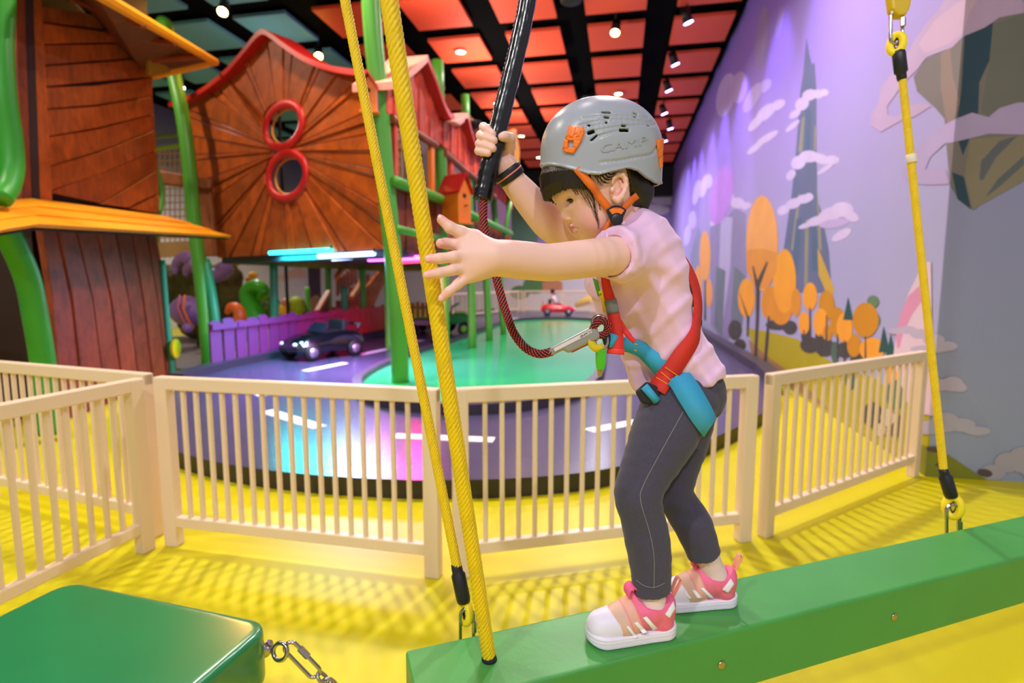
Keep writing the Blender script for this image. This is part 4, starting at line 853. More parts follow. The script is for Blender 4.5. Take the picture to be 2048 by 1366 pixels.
# ================================================================== toy cars
M_tyre = mat('toy_tyre', '101012', .6); M_hub = mat('toy_hub', 'a8a8b4', .3, metal=.8)
def toy_car(loc, ang, L, m, label, lamp=None):
    t = thing('ride_on_car', loc, label, 'toy car', 'ride on cars', ang); R = None
    s = L / 1.2; o0 = np.asarray(loc, float)
    def bm(): b = MB(); return b
    def fin(b, name, mm, sm=False, bev=0): b.v = [(x * s + o0[0], y * s + o0[1], z * s + o0[2]) for x, y, z in b.v]; return b.build(name, mm, t, sm, bev=bev)
    prof = [(-.6, .2, .22, .24), (-.58, .14, .34, .27), (-.45, .12, .4, .3), (-.2, .12, .42, .31), (.1, .12, .4, .31), (.3, .12, .37, .31), (.48, .13, .32, .29), (.58, .14, .27, .25), (.61, .17, .23, .22)]
    b = bm(); b.loft([[(x, -w, z0), (x, -w * 1.02, (z0 + z1) / 2), (x, -w * .8, z1), (x, w * .8, z1), (x, w * 1.02, (z0 + z1) / 2), (x, w, z0)] for x, z0, z1, w in prof]); fin(b, 'body', m, True, .015)
    b = bm(); b.box((-.3, -.2, .39), (.08, .2, .425)); fin(b, 'cockpit', M_tyre)
    b = bm(); b.box((-.34, -.2, .38), (-.24, .2, .58)); fin(b, 'seat', M_tyre, bev=.03)
    b = bm(); b.prism([(.12, -.22, .4), (.12, .22, .4), (.0, .18, .54), (.0, -.18, .54)], (1, 0, .6), .012); fin(b, 'windscreen', mat('smoked_glass', '20202a', .1, spec=.8))
    b = bm(); b.ring((.0, 0, .47), (1, 0, .6), .075, .014, 18, 6); fin(b, 'steering_wheel', M_tyre, True)
    b = bm(); b.tube([(-.55, -.24, .5), (-.55, .24, .5)], .02, 8); b.tube([(-.53, -.18, .38), (-.55, -.18, .5)], .014, 6); b.tube([(-.53, .18, .38), (-.55, .18, .5)], .014, 6); fin(b, 'spoiler', m, True)
    for x in (-.38, .38):
        for y in (-.29, .29):
            b = bm(); b.lathe((x, y - .05, .13), [(.08, 0), (.125, .012), (.13, .05), (.125, .088), (.08, .1)], 20, (0, 1, 0)); w = fin(b, 'wheel', M_tyre, True)
            b = bm(); b.lathe((x, y - .056, .13), [(.07, 0), (.075, .01), (.075, .1), (.07, .112)], 14, (0, 1, 0)); fin(b, 'hub', M_hub, w, ) if False else fin(b, 'hub', M_hub, True).__setattr__('parent', w)
    for y in (-.17, .17):
        b = bm(); b.ball((.575, y, .25), (.03, .05, .03), 10, 6); fin(b, 'headlight', mat('headlight', 'd8e8ff', .2, emit=lamp or 'ffffff', estr=1.2 if lamp else .15), True)
    b = bm(); b.box((-.615, -.2, .25), (-.6, .2, .29)); fin(b, 'tail_light', mat('tail_red', 'd01020', .3, emit='ff1020', estr=.6))
    return t
toy_car((-4.62, 7.85, .12), math.radians(-115), 1.22, mat('gloss_black_car', '0b0b12', .15, coat=1), 'glossy black ride on car beside the picket fence', 'c060ff')
toy_car((-2.2, 19.6, .12), 0.15, 1.2, mat('gloss_red_car', 'd8141c', .25, coat=.6), 'red ride on car at the far end of the green island')
drv = thing('person', (-2.35, 19.55, .45), 'tiny child in a pale top sitting in the far red car', 'person')
pf = Field(); o = np.array([-2.35, 19.55, .45]); pf.cone(o + (0, 0, .05), o + (0, 0, .3), .13, .11, .04).cone(o + (0, 0, .3), o + (0, 0, .42), .05, .045, .03).ell(o + (.01, 0, .5), (.095, .085, .11), None, .02).chain([o + (0, .12, .28), o + (.12, .14, .15), o + (.26, .06, .12)], [.045, .04, .03], .03).chain([o + (0, -.12, .28), o + (.12, -.14, .15), o + (.26, -.06, .12)], [.045, .04, .03], .03)
pf.build('body', mat('small_rider', 'e0a890', .6, vcol=True), drv, .016, color=lambda V: np.where((V[:, 2] > .87)[:, None], np.array(lin('d8a088')), np.array(lin('e0c8c4'))))
ph = Field(); ph.ell(o + (-.015, 0, .535), (.1, .1, .1), None).plane(o + (.05, 0, .47), (1, 0, -.9)); ph.build('hair', mat('dark_hair', '1a1210', .6), drv, .016)
# green buggy and its trailer platform
gb = thing('green_play_tractor', onz(905, 668, .12), 'green toy tractor parked behind the thick yellow rope', 'toy vehicle'); g0 = BASE[gb.name]; M_gv = mat('tractor_green', '189838', .35, coat=.4)
MB().prism([g0 + np.array(v) for v in ((-.3, -.2, .25), (.45, -.2, .22), (.5, -.2, .42), (.1, -.2, .5), (-.05, -.2, .4), (-.3, -.2, .42))], (0, 1, 0), .4).build('body', M_gv, gb, bev=.03)
MB().tube([g0 + np.array(v) for v in ((-.05, 0, .4), (.0, 0, .62), (.08, 0, .66))], .02, 8).build('steering_column', M_tyre, gb); MB().ring(g0 + (.08, 0, .67), (-.5, 0, 1), .1, .015, 18, 6).build('steering_wheel', M_gv, gb, True)
MB().box(g0 + (-.32, -.2, .36), g0 + (-.24, .2, .78)).build('seat', mat('lime_seat', '58d030', .4), gb, bev=.03)
for x, y, r in ((-.22, -.27, .24), (-.22, .27, .24), (.36, -.25, .15), (.36, .25, .15)):
    w = MB().lathe(g0 + (x, y - .06, r), [(r * .6, 0), (r * .95, .01), (r, .06), (r * .95, .11), (r * .6, .12)], 22, (0, 1, 0)).build('wheel', M_tyre, gb, True); MB().lathe(g0 + (x, y - .065, r), [(r * .5, 0), (r * .55, .01), (r * .55, .12), (r * .5, .13)], 16, (0, 1, 0)).build('hub', mat('lime_hub', '70e040', .4), w, True)
MB().box(g0 + (.1, -.15, .48), g0 + (.3, .15, .5)).build('bonnet', mat('lime_hub', '70e040', .4), gb)
tl = thing('flat_trailer', onz(858, 664, .12), 'pale pink topped low trailer next to the green tractor', 'toy vehicle'); t0 = BASE[tl.name]
MB().box(t0 + (-.35, -.3, .18), t0 + (.4, .3, .3)).build('bed', mat('pale_trailer', 'b8a0a8', .5), tl, bev=.02); MB().box(t0 + (-.33, -.28, .3), t0 + (.38, .28, .34)).build('deck', M_gv, tl)
for x in (-.25, .28):
    for y in (-.26, .26): MB().lathe(t0 + (x, y - .03, .1), [(.05, 0), (.1, .01), (.1, .05), (.05, .06)], 16, (0, 1, 0)).build('wheel', M_tyre, tl, True)
yf = thing('yellow_picket_fence', onz(840, 655, .12), 'yellow wooden fence behind the pale trailer', 'fence'); 
for k in range(9):
    p = onY(806 + k * 10, 655, 14.2); MB().box((p[0] - .045, 14.2, .1), (p[0] + .045, 14.24, .75 + .03 * (k % 2))).build('picket', mat('amber_picket', 'c89018', .5), yf)
MB().box((onY(802, 600, 14.2)[0], 14.16, .58), (onY(890, 600, 14.2)[0], 14.2, .66)).build('rail', mat('amber_picket', 'c89018', .5), yf)
# housings for the added floodlights and uplights
FLAB = ['above and behind the viewer, left', 'above and behind the viewer, right', 'far right behind the viewer', 'straight above the cream barriers', 'above the near left barrier', 'above the left bend of the road', 'above the right bend of the road', 'over the front of the green island', 'over the far half of the green island', 'over the wooden tower', 'over the rope net', 'over the far end of the road']
for (x, y, p, c), lab in zip(ADDED_FLOODS, FLAB):
    t = thing('added_flood_housing', (x, y, CEIL), 'added round black floodlight on the ceiling ' + lab, 'ceiling light', 'added floodlights')
    MB().lathe((x, y, CEIL - .112), [(.15, 0), (.17, .01), (.175, .03), (.175, .10), (.06, .14), (.05, .212)], 24).build('housing', M_can, t, True)
for (x, y, p), lab in zip(UPL, ['nearest of the uplights behind the red siding', 'middle uplight behind the red siding', 'farthest uplight behind the red siding', 'uplight on a pole behind the peaked house']):
    t = thing('added_uplight_lamp', (x, y, zb + .04 if x > -4 else 0), 'added black ' + lab, 'lamp', 'added uplights')
    MB().lathe((x, y, 4.60), [(.05, -.1), (.15, -.06), (.17, .02), (.17, .06), (.15, .065)], 22).build('housing', M_can, t, True)
    MB().tube([(x, y, 4.56), (x, y, zb + .04 if x > -4 else 0)], .03, 8).build('pole', M_can, t)
# ================================================================== swinging beam, stepping block, ropes
M_beam = mat('green_painted_timber', '469444', .36, spec=.4, var=.06, vscale=6, bump=.15, bscale=90); M_steel = mat('polished_steel', 'b8b2ac', .18, metal=1); M_zinc = mat('galvanised_chain', 'a8a09c', .4, metal=.85); M_blk = mat('black_rubber_sleeve', '17171a', .42)
U = unit((.863, .505, 0)); V = unit((.505, -.863, 0)); WZ = np.array([0, 0, 1.0]); BZ = .65
E0 = np.array([-.362, .851, BZ]); BWD = .148; BHT = .125
beam = thing('balance_beam', E0 + V * BWD / 2 + U * .9 - WZ * BHT, 'long green wooden swinging beam the child stands on', 'balance beam')
MB().prism([E0, E0 + U * 2.7, E0 + U * 2.7 + V * BWD, E0 + V * BWD], (0, 0, -1), BHT).build('timber', M_beam, beam, bev=.006, seg=3)
for px, py in ((1443, 1330), (1788, 1234)):
    p = onp(px, py, E0 + V * BWD, V); MB().lathe(p, [(.0085, 0), (.0085, .0015), (.006, .003), (.002, .0035)], 16, V).build('bolt_head', mat('brass_bolt', 'b8a878', .3, metal=.9), beam, True)
blk = thing('stepping_block', (-1.0, .7, .5), 'glossy green rounded stepping block in the lower left corner', 'stepping block')
Q0 = onz(140, 1158, .6); Q1 = onz(548, 1243, .6); dB = unit(Q1 - Q0); nB = np.array([dB[1], -dB[0], 0])
bf = Field(); L = np.linalg.norm(Q1 - Q0); cB_ = (Q0 + Q1) / 2 + nB * .22 - WZ * .06
bf.rbox(cB_, (L / 2, .22, .06), .018, (dB, nB, WZ), 0)
def rc(P, f):
    q = (P - cB_) @ np.array([dB, nB, WZ]).T; r = .05; e = np.abs(q[:, :2]) - (np.array([L / 2, .22]) - r); d2 = np.sqrt((np.maximum(e, 0) ** 2).sum(1)) + np.minimum(e.max(1), 0) - r
    dz = np.abs(q[:, 2]) - .06; rr = .014; w = np.stack([d2 + rr, dz + rr], 1); return np.sqrt((np.maximum(w, 0) ** 2).sum(1)) + np.minimum(w.max(1), 0) - rr
bf.func(rc); bf.build('block', mat('glossy_green_block', '228048', .26, spec=.6, coat=.6, var=.05, vscale=5), blk, .006)
# eye bolt, quick link and chain between block and beam
eb = onp(546, 1300, Q1 + dB * .0, dB); eb[2] = min(eb[2], .57); eb = eb - dB * .012
ch = thing('connecting_chain', eb, 'steel eye bolt, quick link and chain joining block and beam', 'chain')
xd = dB
MB().lathe(eb - xd * .004, [(.017, 0), (.017, .003), (.010, .004), (.009, .012), (.005, .014)], 18, xd).build('bolt_collar', M_steel, ch, True)
e1 = eb + xd * .03; MB().ring(e1, unit(np.cross(xd, (0, .35, 1))), .0165, .0045, 24, 10).build('eye_ring', M_steel, ch, True)
def stadium(c, d, side, L, R, r, name, m, par, seg=20):
    d = unit(d); side = unit(side - d * (side @ d)); h = L / 2 - R; pts = [c + d * h + R * (math.cos(t) * side + math.sin(t) * d) for t in np.linspace(0, math.pi, seg)] + [c - d * h + R * (math.cos(t) * side + math.sin(t) * d) for t in np.linspace(math.pi, 2 * math.pi, seg)]
    pts.append(pts[0]); b = MB(); P = [np.asarray(p) for p in pts]
    return b.tube(P, r, 9, False).build(name, m, par, True)
a = dep(577, 1291, proj(eb)[2] - .005); c_ = dep(632, 1348, proj(eb)[2] + .005); d_ = unit(c_ - a)
stadium((a + c_) / 2, d_, rt * .7 + up * .7, np.linalg.norm(c_ - a) + .01, .013, .004, 'quick_link', M_steel, ch)
g = (a + c_) / 2 + unit((rt * .7 + up * .7) - d_ * ((rt * .7 + up * .7) @ d_)) * .013 - d_ * .01
MB().tube([g - d_ * .013, g + d_ * .013], .0066, 6).build('screw_gate', M_steel, ch)
endp = E0 + V * .06 - U * .002 - WZ * .06
cp = [c_ - d_ * .003 + (rt * .6 + up * -.4) * .014, dep(700, 1395, proj(eb)[2] + .03), dep(760, 1396, proj(endp)[2] - .02), endp - U * .012 + WZ * .02]
pth = spline(cp, 12); acc = [0]
for i in range(1, len(pth)): acc.append(acc[-1] + np.linalg.norm(pth[i] - pth[i - 1]))
nl = int(acc[-1] / .0225)
for k in range(nl):
    s = (k + .5) * acc[-1] / nl; p = np.array([np.interp(s, acc, [q[j] for q in pth]) for j in range(3)]); s2 = min(s + .004, acc[-1]); q = np.array([np.interp(s2, acc, [w[j] for w in pth]) for j in range(3)])
    stadium(p, q - p, (rt * .8 + up * .5) if k % 2 else fw, .034, .0098, .0038, 'chain_link', M_zinc, ch, 10)
MB().ring(endp - U * .014, V, .013, .004, 18, 8).build('eye_ring', M_zinc, ch, True)
# ropes
M_rope = wave_mat('yellow_rope_strand', 'ffe21c', 'f4c408', 10, .5, 'DIAGONAL', .5)
def rope_cord(P0, P1, r, name, m, par, strands=5, pitch=.09, n=None, ph=0):
    P0 = np.asarray(P0, float); P1 = np.asarray(P1, float); d = P1 - P0; L = np.linalg.norm(d); d /= L; a = unit(np.cross(d, (0, 1, .2))); b2 = np.cross(d, a); n = n or int(L / .008)
    b = MB(); rs = r * .30; R = r - rs
    b.tube([P0, P1], r * .8, 10)
    for k in range(strands):
        pts = [P0 + d * L * t + R * (math.cos(w) * a + math.sin(w) * b2) for t in np.linspace(0, 1, n) for w in [2 * math.pi * (k / strands + L * t / pitch) + ph]]
        b.tube(pts, rs, 7, True)
        s = len(pts) * 7
        for i in range(s): b.uv[len(b.uv) - s + i] = ((i % 7) / 7, (i // 7) * L / n * 8)
    return b.build(name, m, par, True)
def sleeve(par, p, q, r0, r1, name='ferrule', m=None):
    d = unit(np.asarray(q) - p); L = np.linalg.norm(np.asarray(q) - p)
    return MB().lathe(p, [(r0 * .6, -.002), (r0 * .9, 0), (r0, L * .1), (r0, L * .22), (r1, L * .28), (r1, L * .9), (r1 * .9, L), (r1 * .5, L + .002)], 20, d).build(name, m or M_blk, par, True)
r1b = dep(979, 1322, .945); r1t = dep(766, -80, .70)
t = thing('thick_yellow_rope', r1b, 'nearest thick yellow rope, passing behind the reaching fingers', 'rope', 'yellow suspension ropes')
r1e = r1b + (r1t - r1b) * ((CEIL - r1b[2]) / (r1t - r1b)[2]); rope_cord(r1b, r1e, .0126, 'cord', M_rope, t, 9, .075); dd = unit(r1b - r1t); sleeve(t, r1b - dd * .012, r1b + dd * .075, .0135, .0175)
MB().ring(r1b + dd * .105, V, .018, .006, 20, 8, (.7, 1)).build('eye_loop', M_rope, t, True)
MB().tube([r1b + dd * .09, r1b + dd * .09 - WZ * .06], .005, 8).build('steel_link', M_steel, t, True)
r2b = dep(915, 1138, 1.035); r2t = dep(678, -60, .985)
t = thing('thin_yellow_rope', r2b, 'thinner yellow rope hanging left of the thick one to the beam far side', 'rope', 'yellow suspension ropes')
r2e = r2b + (r2t - r2b) * ((CEIL - r2b[2]) / (r2t - r2b)[2]); rope_cord(r2b, r2e, .0098, 'cord', M_rope, t, 9, .06)
f0 = dep(912, 1128, 1.035); f1 = dep(928, 1204, 1.035); sleeve(t, f0, f1, .0105, .0135)
def eye(par, px, py, d, rr, tilt, ms=1.0):
    c0_ = dep(px, py, d); ax = unit(fw * .75 + rt * .65)
    MB().ring(c0_, ax, rr, rr * .42, 24, 10, (.62, 1)).build('eye_loop', M_rope, par, True)
    MB().ring(c0_, ax, rr * .66, rr * .22, 22, 8, (.58, 1)).build('thimble', M_blk, par, True)
eye(t, 931, 1226, 1.037, .0185, 0)
stadium(dep(934, 1256, 1.03), -up, rt, .072, .0125, .0034, 'steel_link', M_steel, t); MB().tube([dep(949, 1243, 1.03), dep(949, 1264, 1.03)], .0052, 6).build('screw_gate', M_steel, t)
r3b = dep(1888, 948, 1.52); r3t = dep(1804, 150, 1.56)
t = thing('distant_yellow_rope', r3b, 'yellow rope with black sleeves hanging in front of the mural wall', 'rope', 'yellow suspension ropes')
rope_cord(r3b, r3t, .0105, 'cord', M_rope, t, 9, .065); sleeve(t, dep(1886, 938, 1.52), dep(1903, 994, 1.52), .0125, .0165); sleeve(t, dep(1804, 160, 1.56), dep(1797, 103, 1.56), .0125, .017)
eye(t, 1906, 1014, 1.52, .026, 0); eye(t, 1793, 88, 1.56, .025, 0)
stadium(dep(1906, 1045, 1.51), -up, rt, .10, .018, .0045, 'steel_link', M_steel, t); MB().tube([dep(1919, 1043, 1.5), dep(1919, 1066, 1.5)], .007, 6).build('screw_gate', M_steel, t)
stadium(dep(1793, 55, 1.56), -up, rt, .095, .017, .0045, 'steel_link', M_steel, t); MB().tube([dep(1806, 36, 1.55), dep(1806, 52, 1.55)], .007, 6).build('screw_gate', M_steel, t)
MB().lathe(dep(1823, 318, 1.55), [(.0125, -.012), (.0135, -.01), (.0135, .01), (.0125, .012)], 14, unit(r3t - r3b)).build('white_ring', mat('white_tape', 'e8dcc8', .5), t, True)
bt_ = dep(1800, -110, 1.575)
hg = thing('yellow_hanger_bracket', dep(1793, 20, 1.56), 'yellow hanger bracket at the top of the mural side rope', 'bracket')
bk = [dep(x, y, 1.575) for x, y in ((1770, -120), (1830, -120), (1812, 0), (1806, 28), (1798, 42), (1784, 42), (1772, 30), (1768, 0))]
MB().prism(bk, -fw, .03).build('plate', mat('yellow_bracket', 'd8b408', .4), hg, bev=.006)
MB().ribbon([bt_, np.array([bt_[0], bt_[1], CEIL])], [-fw, -fw], .05, .004).build('hanging_strap', mat('yellow_bracket', 'd8b408', .4), hg)
MB().lathe(dep(1782, 26, 1.545), [(.004, 0), (.004, .003)], 12, -fw).build('rivet', M_steel, hg)
# ================================================================== the child on the beam
PB = E0 + V * BWD / 2; HV = -.03
def S(x, y, v=0.0): return onp(x, y, PB + V * v, V)
def hd(x, y, dv=0.0): return S(x, y, HV + dv)
MP = PB + V * HV
def mir(p): p = np.asarray(p, float); return p - 2 * ((p - MP) @ V) * V
SCL = .00087
kid = thing('person', np.array([.07, 1.02, BZ]), 'child in a grey helmet, pink shirt and dark leggings stepping along the green beam', 'person')
AX = (U, V, WZ)
# ---------------------------------------------------------------- skin: head, neck, arms, hands
sk = Field()
tilt = unit(U * .25 + WZ); tu = unit(U - tilt * (U @ tilt)); AT = (tu, V, tilt)
sk.ell(hd(1197, 345), (.079, .070, .080), AX, 0)
sk.ell(hd(1183, 411), (.051, .055, .062), (unit(U + WZ * .5), V, unit(WZ - U * .5)), .03)
for q in (hd(1193, 436, .023),): sk.ell(q, (.033, .030, .031), AX, .014); sk.ell(mir(q), (.033, .030, .031), AX, .014)
sk.ell(hd(1137, 384), (.020, .036, .022), AX, .03)
sk.ell(hd(1187, 461), (.024, .028, .017), AX, .014)
sk.ell(hd(1162, 453), (.0130, .017, .015), AX, .010)
sk.ell(hd(1168, 472), (.0095, .012, .0090), AX, .008)
# eye sockets shallow, nose, lips
for q in (hd(1131.5, 403, .026),): sk.ell(q, (.009, .013, .007), AX, .010, 's'); sk.ell(mir(q), (.009, .013, .007), AX, .010, 's')
sk.cone(hd(1132, 408), hd(1131, 431), .0042, .0062, .012)
sk.ell(hd(1131.5, 434.5), (.0068, .0066, .0058), AX, .005)
for q in (hd(1139, 437.5, .0075),): sk.ell(q, (.0052, .0040, .0042), AX, .004); sk.ell(mir(q), (.0052, .0040, .0042), AX, .004)
sk.chain([mir(hd(1154, 455.5, .0125)), hd(1143.5, 453, -.004), hd(1143.5, 453, .004), hd(1154, 455.5, .0125)], [.002, .0036, .0036, .002], .004); sk.chain([mir(hd(1156, 459.5, .011)), hd(1151, 462.5, -.004), hd(1151, 462.5, .004), hd(1156, 459.5, .011)], [.002, .0042, .0042, .002], .004)
ml = [hd(1139, 458.2, 0), hd(1145, 457.4, .008), hd(1156, 456.4, .0150)]
sk.chain(ml, [.0014, .0013, .0010], .0025, 's'); sk.chain([mir(p) for p in ml], [.0014, .0013, .0010], .0025, 's')
# eyelids: a slit over the eyeball, upper lid fold
EP = sk.march(1140.5, 401.5); EN = unit(sk.normal(EP, .006) * .7 + unit(-U * .86 + V * .46 - WZ * .10) * .3); EYE = EP - EN * .0108; ES = unit(np.cross(WZ, EN)); EU = np.cross(EN, ES)
for c_, n_, s_ in ((EYE, EN, ES), (mir(EYE), EN - 2 * (EN @ V) * V, ES - 2 * (ES @ V) * V)):
    sk.ell(c_ + n_ * .0108, (.0080, .0034, .006), (s_, EU if n_ is EN else EU - 2 * (EU @ V) * V, n_), .0012, 's')
# ears
ep = [(1226, 366), (1228, 355), (1236, 349), (1245, 350), (1251, 359), (1252, 372), (1248, 384), (1242, 394), (1235, 400), (1229, 397)]
EV = .071
for fx in (lambda p: p, mir):
    P = [fx(hd(x, y, EV + .004 + (.004 if 1240 < x else 0))) for x, y in ep]
    sk.ell(fx(hd(1236, 376, EV - .004)), (.0135, .0055, .0235), AX, .006)
    sk.chain(P, [.003, .0034, .0036, .0036, .0036, .0034, .0034, .0042, .0052, .004], .003)
    sk.ell(fx(hd(1234, 372, EV + .006)), (.0065, .006, .011), AX, .003, 's')
    sk.cone(fx(hd(1240, 362, EV + .003)), fx(hd(1245, 376, EV + .003)), .0022, .0022, .003)
    sk.ell(fx(hd(1224.5, 379, EV)), (.004, .004, .005), AX, .003)
# neck and hidden trunk
sk.cone(hd(1225, 425), hd(1262, 478), .040, .044, .03)
sk.chain([hd(1262, 478), hd(1290, 560), hd(1325, 680), hd(1362, 760)], [.045, .06, .058, .06], .03)
# near arm, reaching for the rope
LA = [dep(1285, 508, .935), dep(1205, 514, .868), dep(1142, 521, .842), dep(1095, 525, .822), dep(1050, 521, .804), dep(1010, 517, .788), dep(985, 516, .779)]
sk.limb(LA, [.032, .0278, .0265, .0252, .0250, .0238, .0222], .0025)
WR = LA[-1]
fd = lambda x, y, d: dep(x, y, d)
FG = {'index': ([(928, 490, .772), (908, 488, .777), (892, 487, .772), (881, 487, .764)], [.0092, .0080, .0074, .0068]),
      'middle': ([(932, 511, .766), (908, 514, .756), (880, 517, .750), (859, 518, .752)], [.0092, .0078, .0071, .0064]),
      'ring': ([(932, 533, .768), (905, 540, .758), (878, 546, .752), (856, 550, .754)], [.0090, .0074, .0068, .0062]),
      'little': ([(938, 552, .772), (916, 568, .765), (898, 583, .762), (884, 596, .764)], [.0086, .0068, .0061, .0056]),
      'thumb': ([(948, 478, .780), (922, 465, .772), (900, 455, .766), (883, 440, .764)], [.0125, .0092, .0080, .0066])}
for nme, (pts, rr) in FG.items():
    P = [fd(*p) for p in pts]
    sk.cone(WR, P[0], .0165 if nme != 'thumb' else .014, rr[0] * 1.12, .012)
    sk.chain(P, rr, .0035)
sk.ell(dep(956, 516, .775), (.024, .012, .030), (rt, fw, up), .012)
# far arm, hand closed on the black sleeve
RA = [dep(1232, 478, 1.03), dep(1165, 474, 1.06), dep(1108, 450, 1.065), dep(1080, 425, 1.058), dep(1050, 390, 1.045), dep(1022, 356, 1.032), dep(1012, 334, 1.026)]
sk.limb(RA, [.042, .037, .0330, .0295, .0255, .0205, .0190], .0025)
sk.cone(hd(1285, 520), RA[0], .05, .042, .03)
RW = RA[-1]
sk.ell(dep(1003, 305, 1.034), (.017, .012, .024), (rt, fw, up), .012); sk.cone(RW, dep(998, 292, 1.034), .019, .014, .012)
GF = [([(1000, 276, 1.034), (975, 258, 1.022), (967, 254, 1.0), (974, 259, .981), (985, 268, .975)], .0076), ([(998, 288, 1.036), (968, 274, 1.022), (961, 271, 1.0), (971, 275, .980), (988, 281, .973)], .0078),
      ([(996, 299, 1.036), (966, 291, 1.022), (959, 288, 1.0), (969, 291, .980), (986, 297, .973)], .0075), ([(994, 309, 1.034), (964, 304, 1.020), (957, 302, 1.0), (965, 304, .982), (976, 307, .976)], .0068)]
for pts, r in GF:
    P = [fd(*p) for p in pts]; sk.chain(P, [r * 1.15, r * 1.05, r * 1.05, r, r * .9], .003); sk.cone(RW, P[0], .014, r * 1.2, .01)
TH = [(1014, 312, 1.026), (1020, 292, 1.008), (1021, 276, .994), (1010, 273, .984), (1004, 274, .980)]
sk.chain([fd(*p) for p in TH], [.0125, .0098, .0088, .0085, .0076], .004)
# legs under the clothes, ankles
hN = onz(1349, 1262, BZ + .001); tN = onz(1184, 1281, BZ + .001); dsh = unit(tN - hN); hR = onz(1471, 1203, BZ + .001); tR = onz(1330, 1210, BZ + .001); dsr = unit(tR - hR)
VN = float((hN + dsh * .045 - PB) @ V); VR = float((hR + dsr * .045 - PB) @ V)
sk.chain([S(1360, 800, .0), S(1276, 990, .5 * VN + .012), S(1302, 1215, VN)], [.045, .026, .020], .02); sk.chain([S(1372, 800, -.065), S(1352, 972, -.05), S(1428, 1155, VR)], [.045, .022, .018], .02)
CK = hd(1180, 440, .045); LIPP = [hd(1142.5, 453.5, 0), hd(1147, 461, 0)]
SKC = np.array(lin('f0c2b2'))
def skin_col(P):
    c = np.tile(SKC, (len(P), 1))
    def mixin(cc, w): c[:] = c * (1 - w[:, None]) + np.array(lin(cc)) * w[:, None]
    for q in (CK, mir(CK)): mixin('e89a90', .55 * np.exp(-((P - q) ** 2).sum(1) / .024 ** 2))
    mixin('e8a090', .35 * np.exp(-((P - hd(1131, 436)) ** 2).sum(1) / .008 ** 2))
    lu, lw, lv = (P - MP) @ U, P[:, 2], (P - MP) @ V
    for (x, y, ru, rw, rv) in ((1142.5, 454.2, .0085, .0036, .0135), (1150.5, 462.3, .0085, .0050, .0115)):
        q = hd(x, y); k = ((P - q) @ U / ru) ** 2 + ((P - q) @ WZ / rw) ** 2 + ((P - q) @ V / rv) ** 2; mixin('cf6f74', np.clip(1.5 - k, 0, 1) * .9)
    for q in (hd(1239, 390, EV), hd(1247, 362, EV)): mixin('f09c8a', .5 * np.exp(-((P - q) ** 2).sum(1) / .010 ** 2))
    for nme, (pts, rr) in FG.items(): mixin('ef9c92', .6 * np.exp(-((P - fd(*pts[-1])) ** 2).sum(1) / .012 ** 2))
    for q in (hd(1137.5, 441, .0045), mir(hd(1137.5, 441, .0045))): mixin('9a5448', .8 * np.exp(-((P - q) ** 2).sum(1) / .0022 ** 2))
    for pts in (ml, [mir(p) for p in ml]):
        for q in pts: mixin('9c4448', .5 * np.exp(-((P - q) ** 2).sum(1) / .0022 ** 2))
    return c
M_skin = mat('child_skin', 'eec3ab', .46, spec=.35, vcol=True, sss=.12)
zsh = S(1300, 1240)[2]
body = sk.build('body', M_skin, kid, .0016, color=skin_col)
# eyes and lashes
for c_, n_, s_ in ((EYE, EN, ES), (mir(EYE), EN - 2 * (EN @ V) * V, ES - 2 * (ES @ V) * V)):
    e = Field(); e.ell(c_, .0112, None, 0)
    gz = unit(n_ * .95 - U * .22 - WZ * .16); eu_ = np.cross(n_, s_) * (1 if np.cross(n_, s_) @ WZ > 0 else -1)
    def ecol(P, c_=c_, gz=gz):
        a = np.arccos(np.clip(((P - c_) / np.linalg.norm(P - c_, axis=1)[:, None]) @ gz, -1, 1)); c = np.tile(np.array(lin('efe6e4')), (len(P), 1))
        c[a < .74] = lin('22140c'); c[a < .36] = lin('040303'); return c
    e.build('eye', mat('eyeball', 'ffffff', .08, spec=.7, vcol=True, coat=.6), kid, .0006, color=ecol)
    lash = MB(); lp_ = [c_ + n_ * .0112 + s_ * a_ * .0074 + eu_ * (.0031 * (1 - a_ * a_) - .0001) - n_ * .0035 * a_ * a_ for a_ in np.linspace(-1, 1, 9)]
    lash.tube(lp_, [.0004, .0007, .0009, .0010, .0010, .0010, .0009, .0008, .0005], 6)
    for a_ in np.linspace(-.9, .95, 12):
        b0 = c_ + n_ * .0112 + s_ * a_ * .0074 + eu_ * (.0031 * (1 - a_ * a_)) - n_ * .0035 * a_ * a_; lash.tube([b0, b0 + n_ * .003 - eu_ * .0005 + s_ * a_ * .001, b0 + n_ * .0048 + eu_ * .0004 + s_ * a_ * .002], [.00035, .0003, .0001], 4)
    lash.build('eyelashes', mat('lash_black', '0c0706', .6), kid, True)
# finger nails
M_nail = mat('finger_nail', 'f4b8b0', .25, spec=.6)
for nme, (pts, rr) in FG.items():
    p = fd(*pts[-1]); b_ = fd(*pts[-2]); d_ = unit(p - b_); n_ = unit(-fw - d_ * (-fw @ d_) + (up * .35 if nme == 'thumb' else 0)); s_ = np.cross(d_, n_)
    MB().ball(p + n_ * rr[-1] * .72 + d_ * rr[-1] * .1, (rr[-1] * .85, rr[-1] * .72, rr[-1] * .32), 12, 8, (d_, s_, n_)).build('fingernail', M_nail, kid, True)
n_ = -fw; p = fd(1008, 271, .979); MB().ball(p, (.0065, .0052, .002), 12, 8, (rt, up, fw)).build('fingernail', M_nail, kid, True)
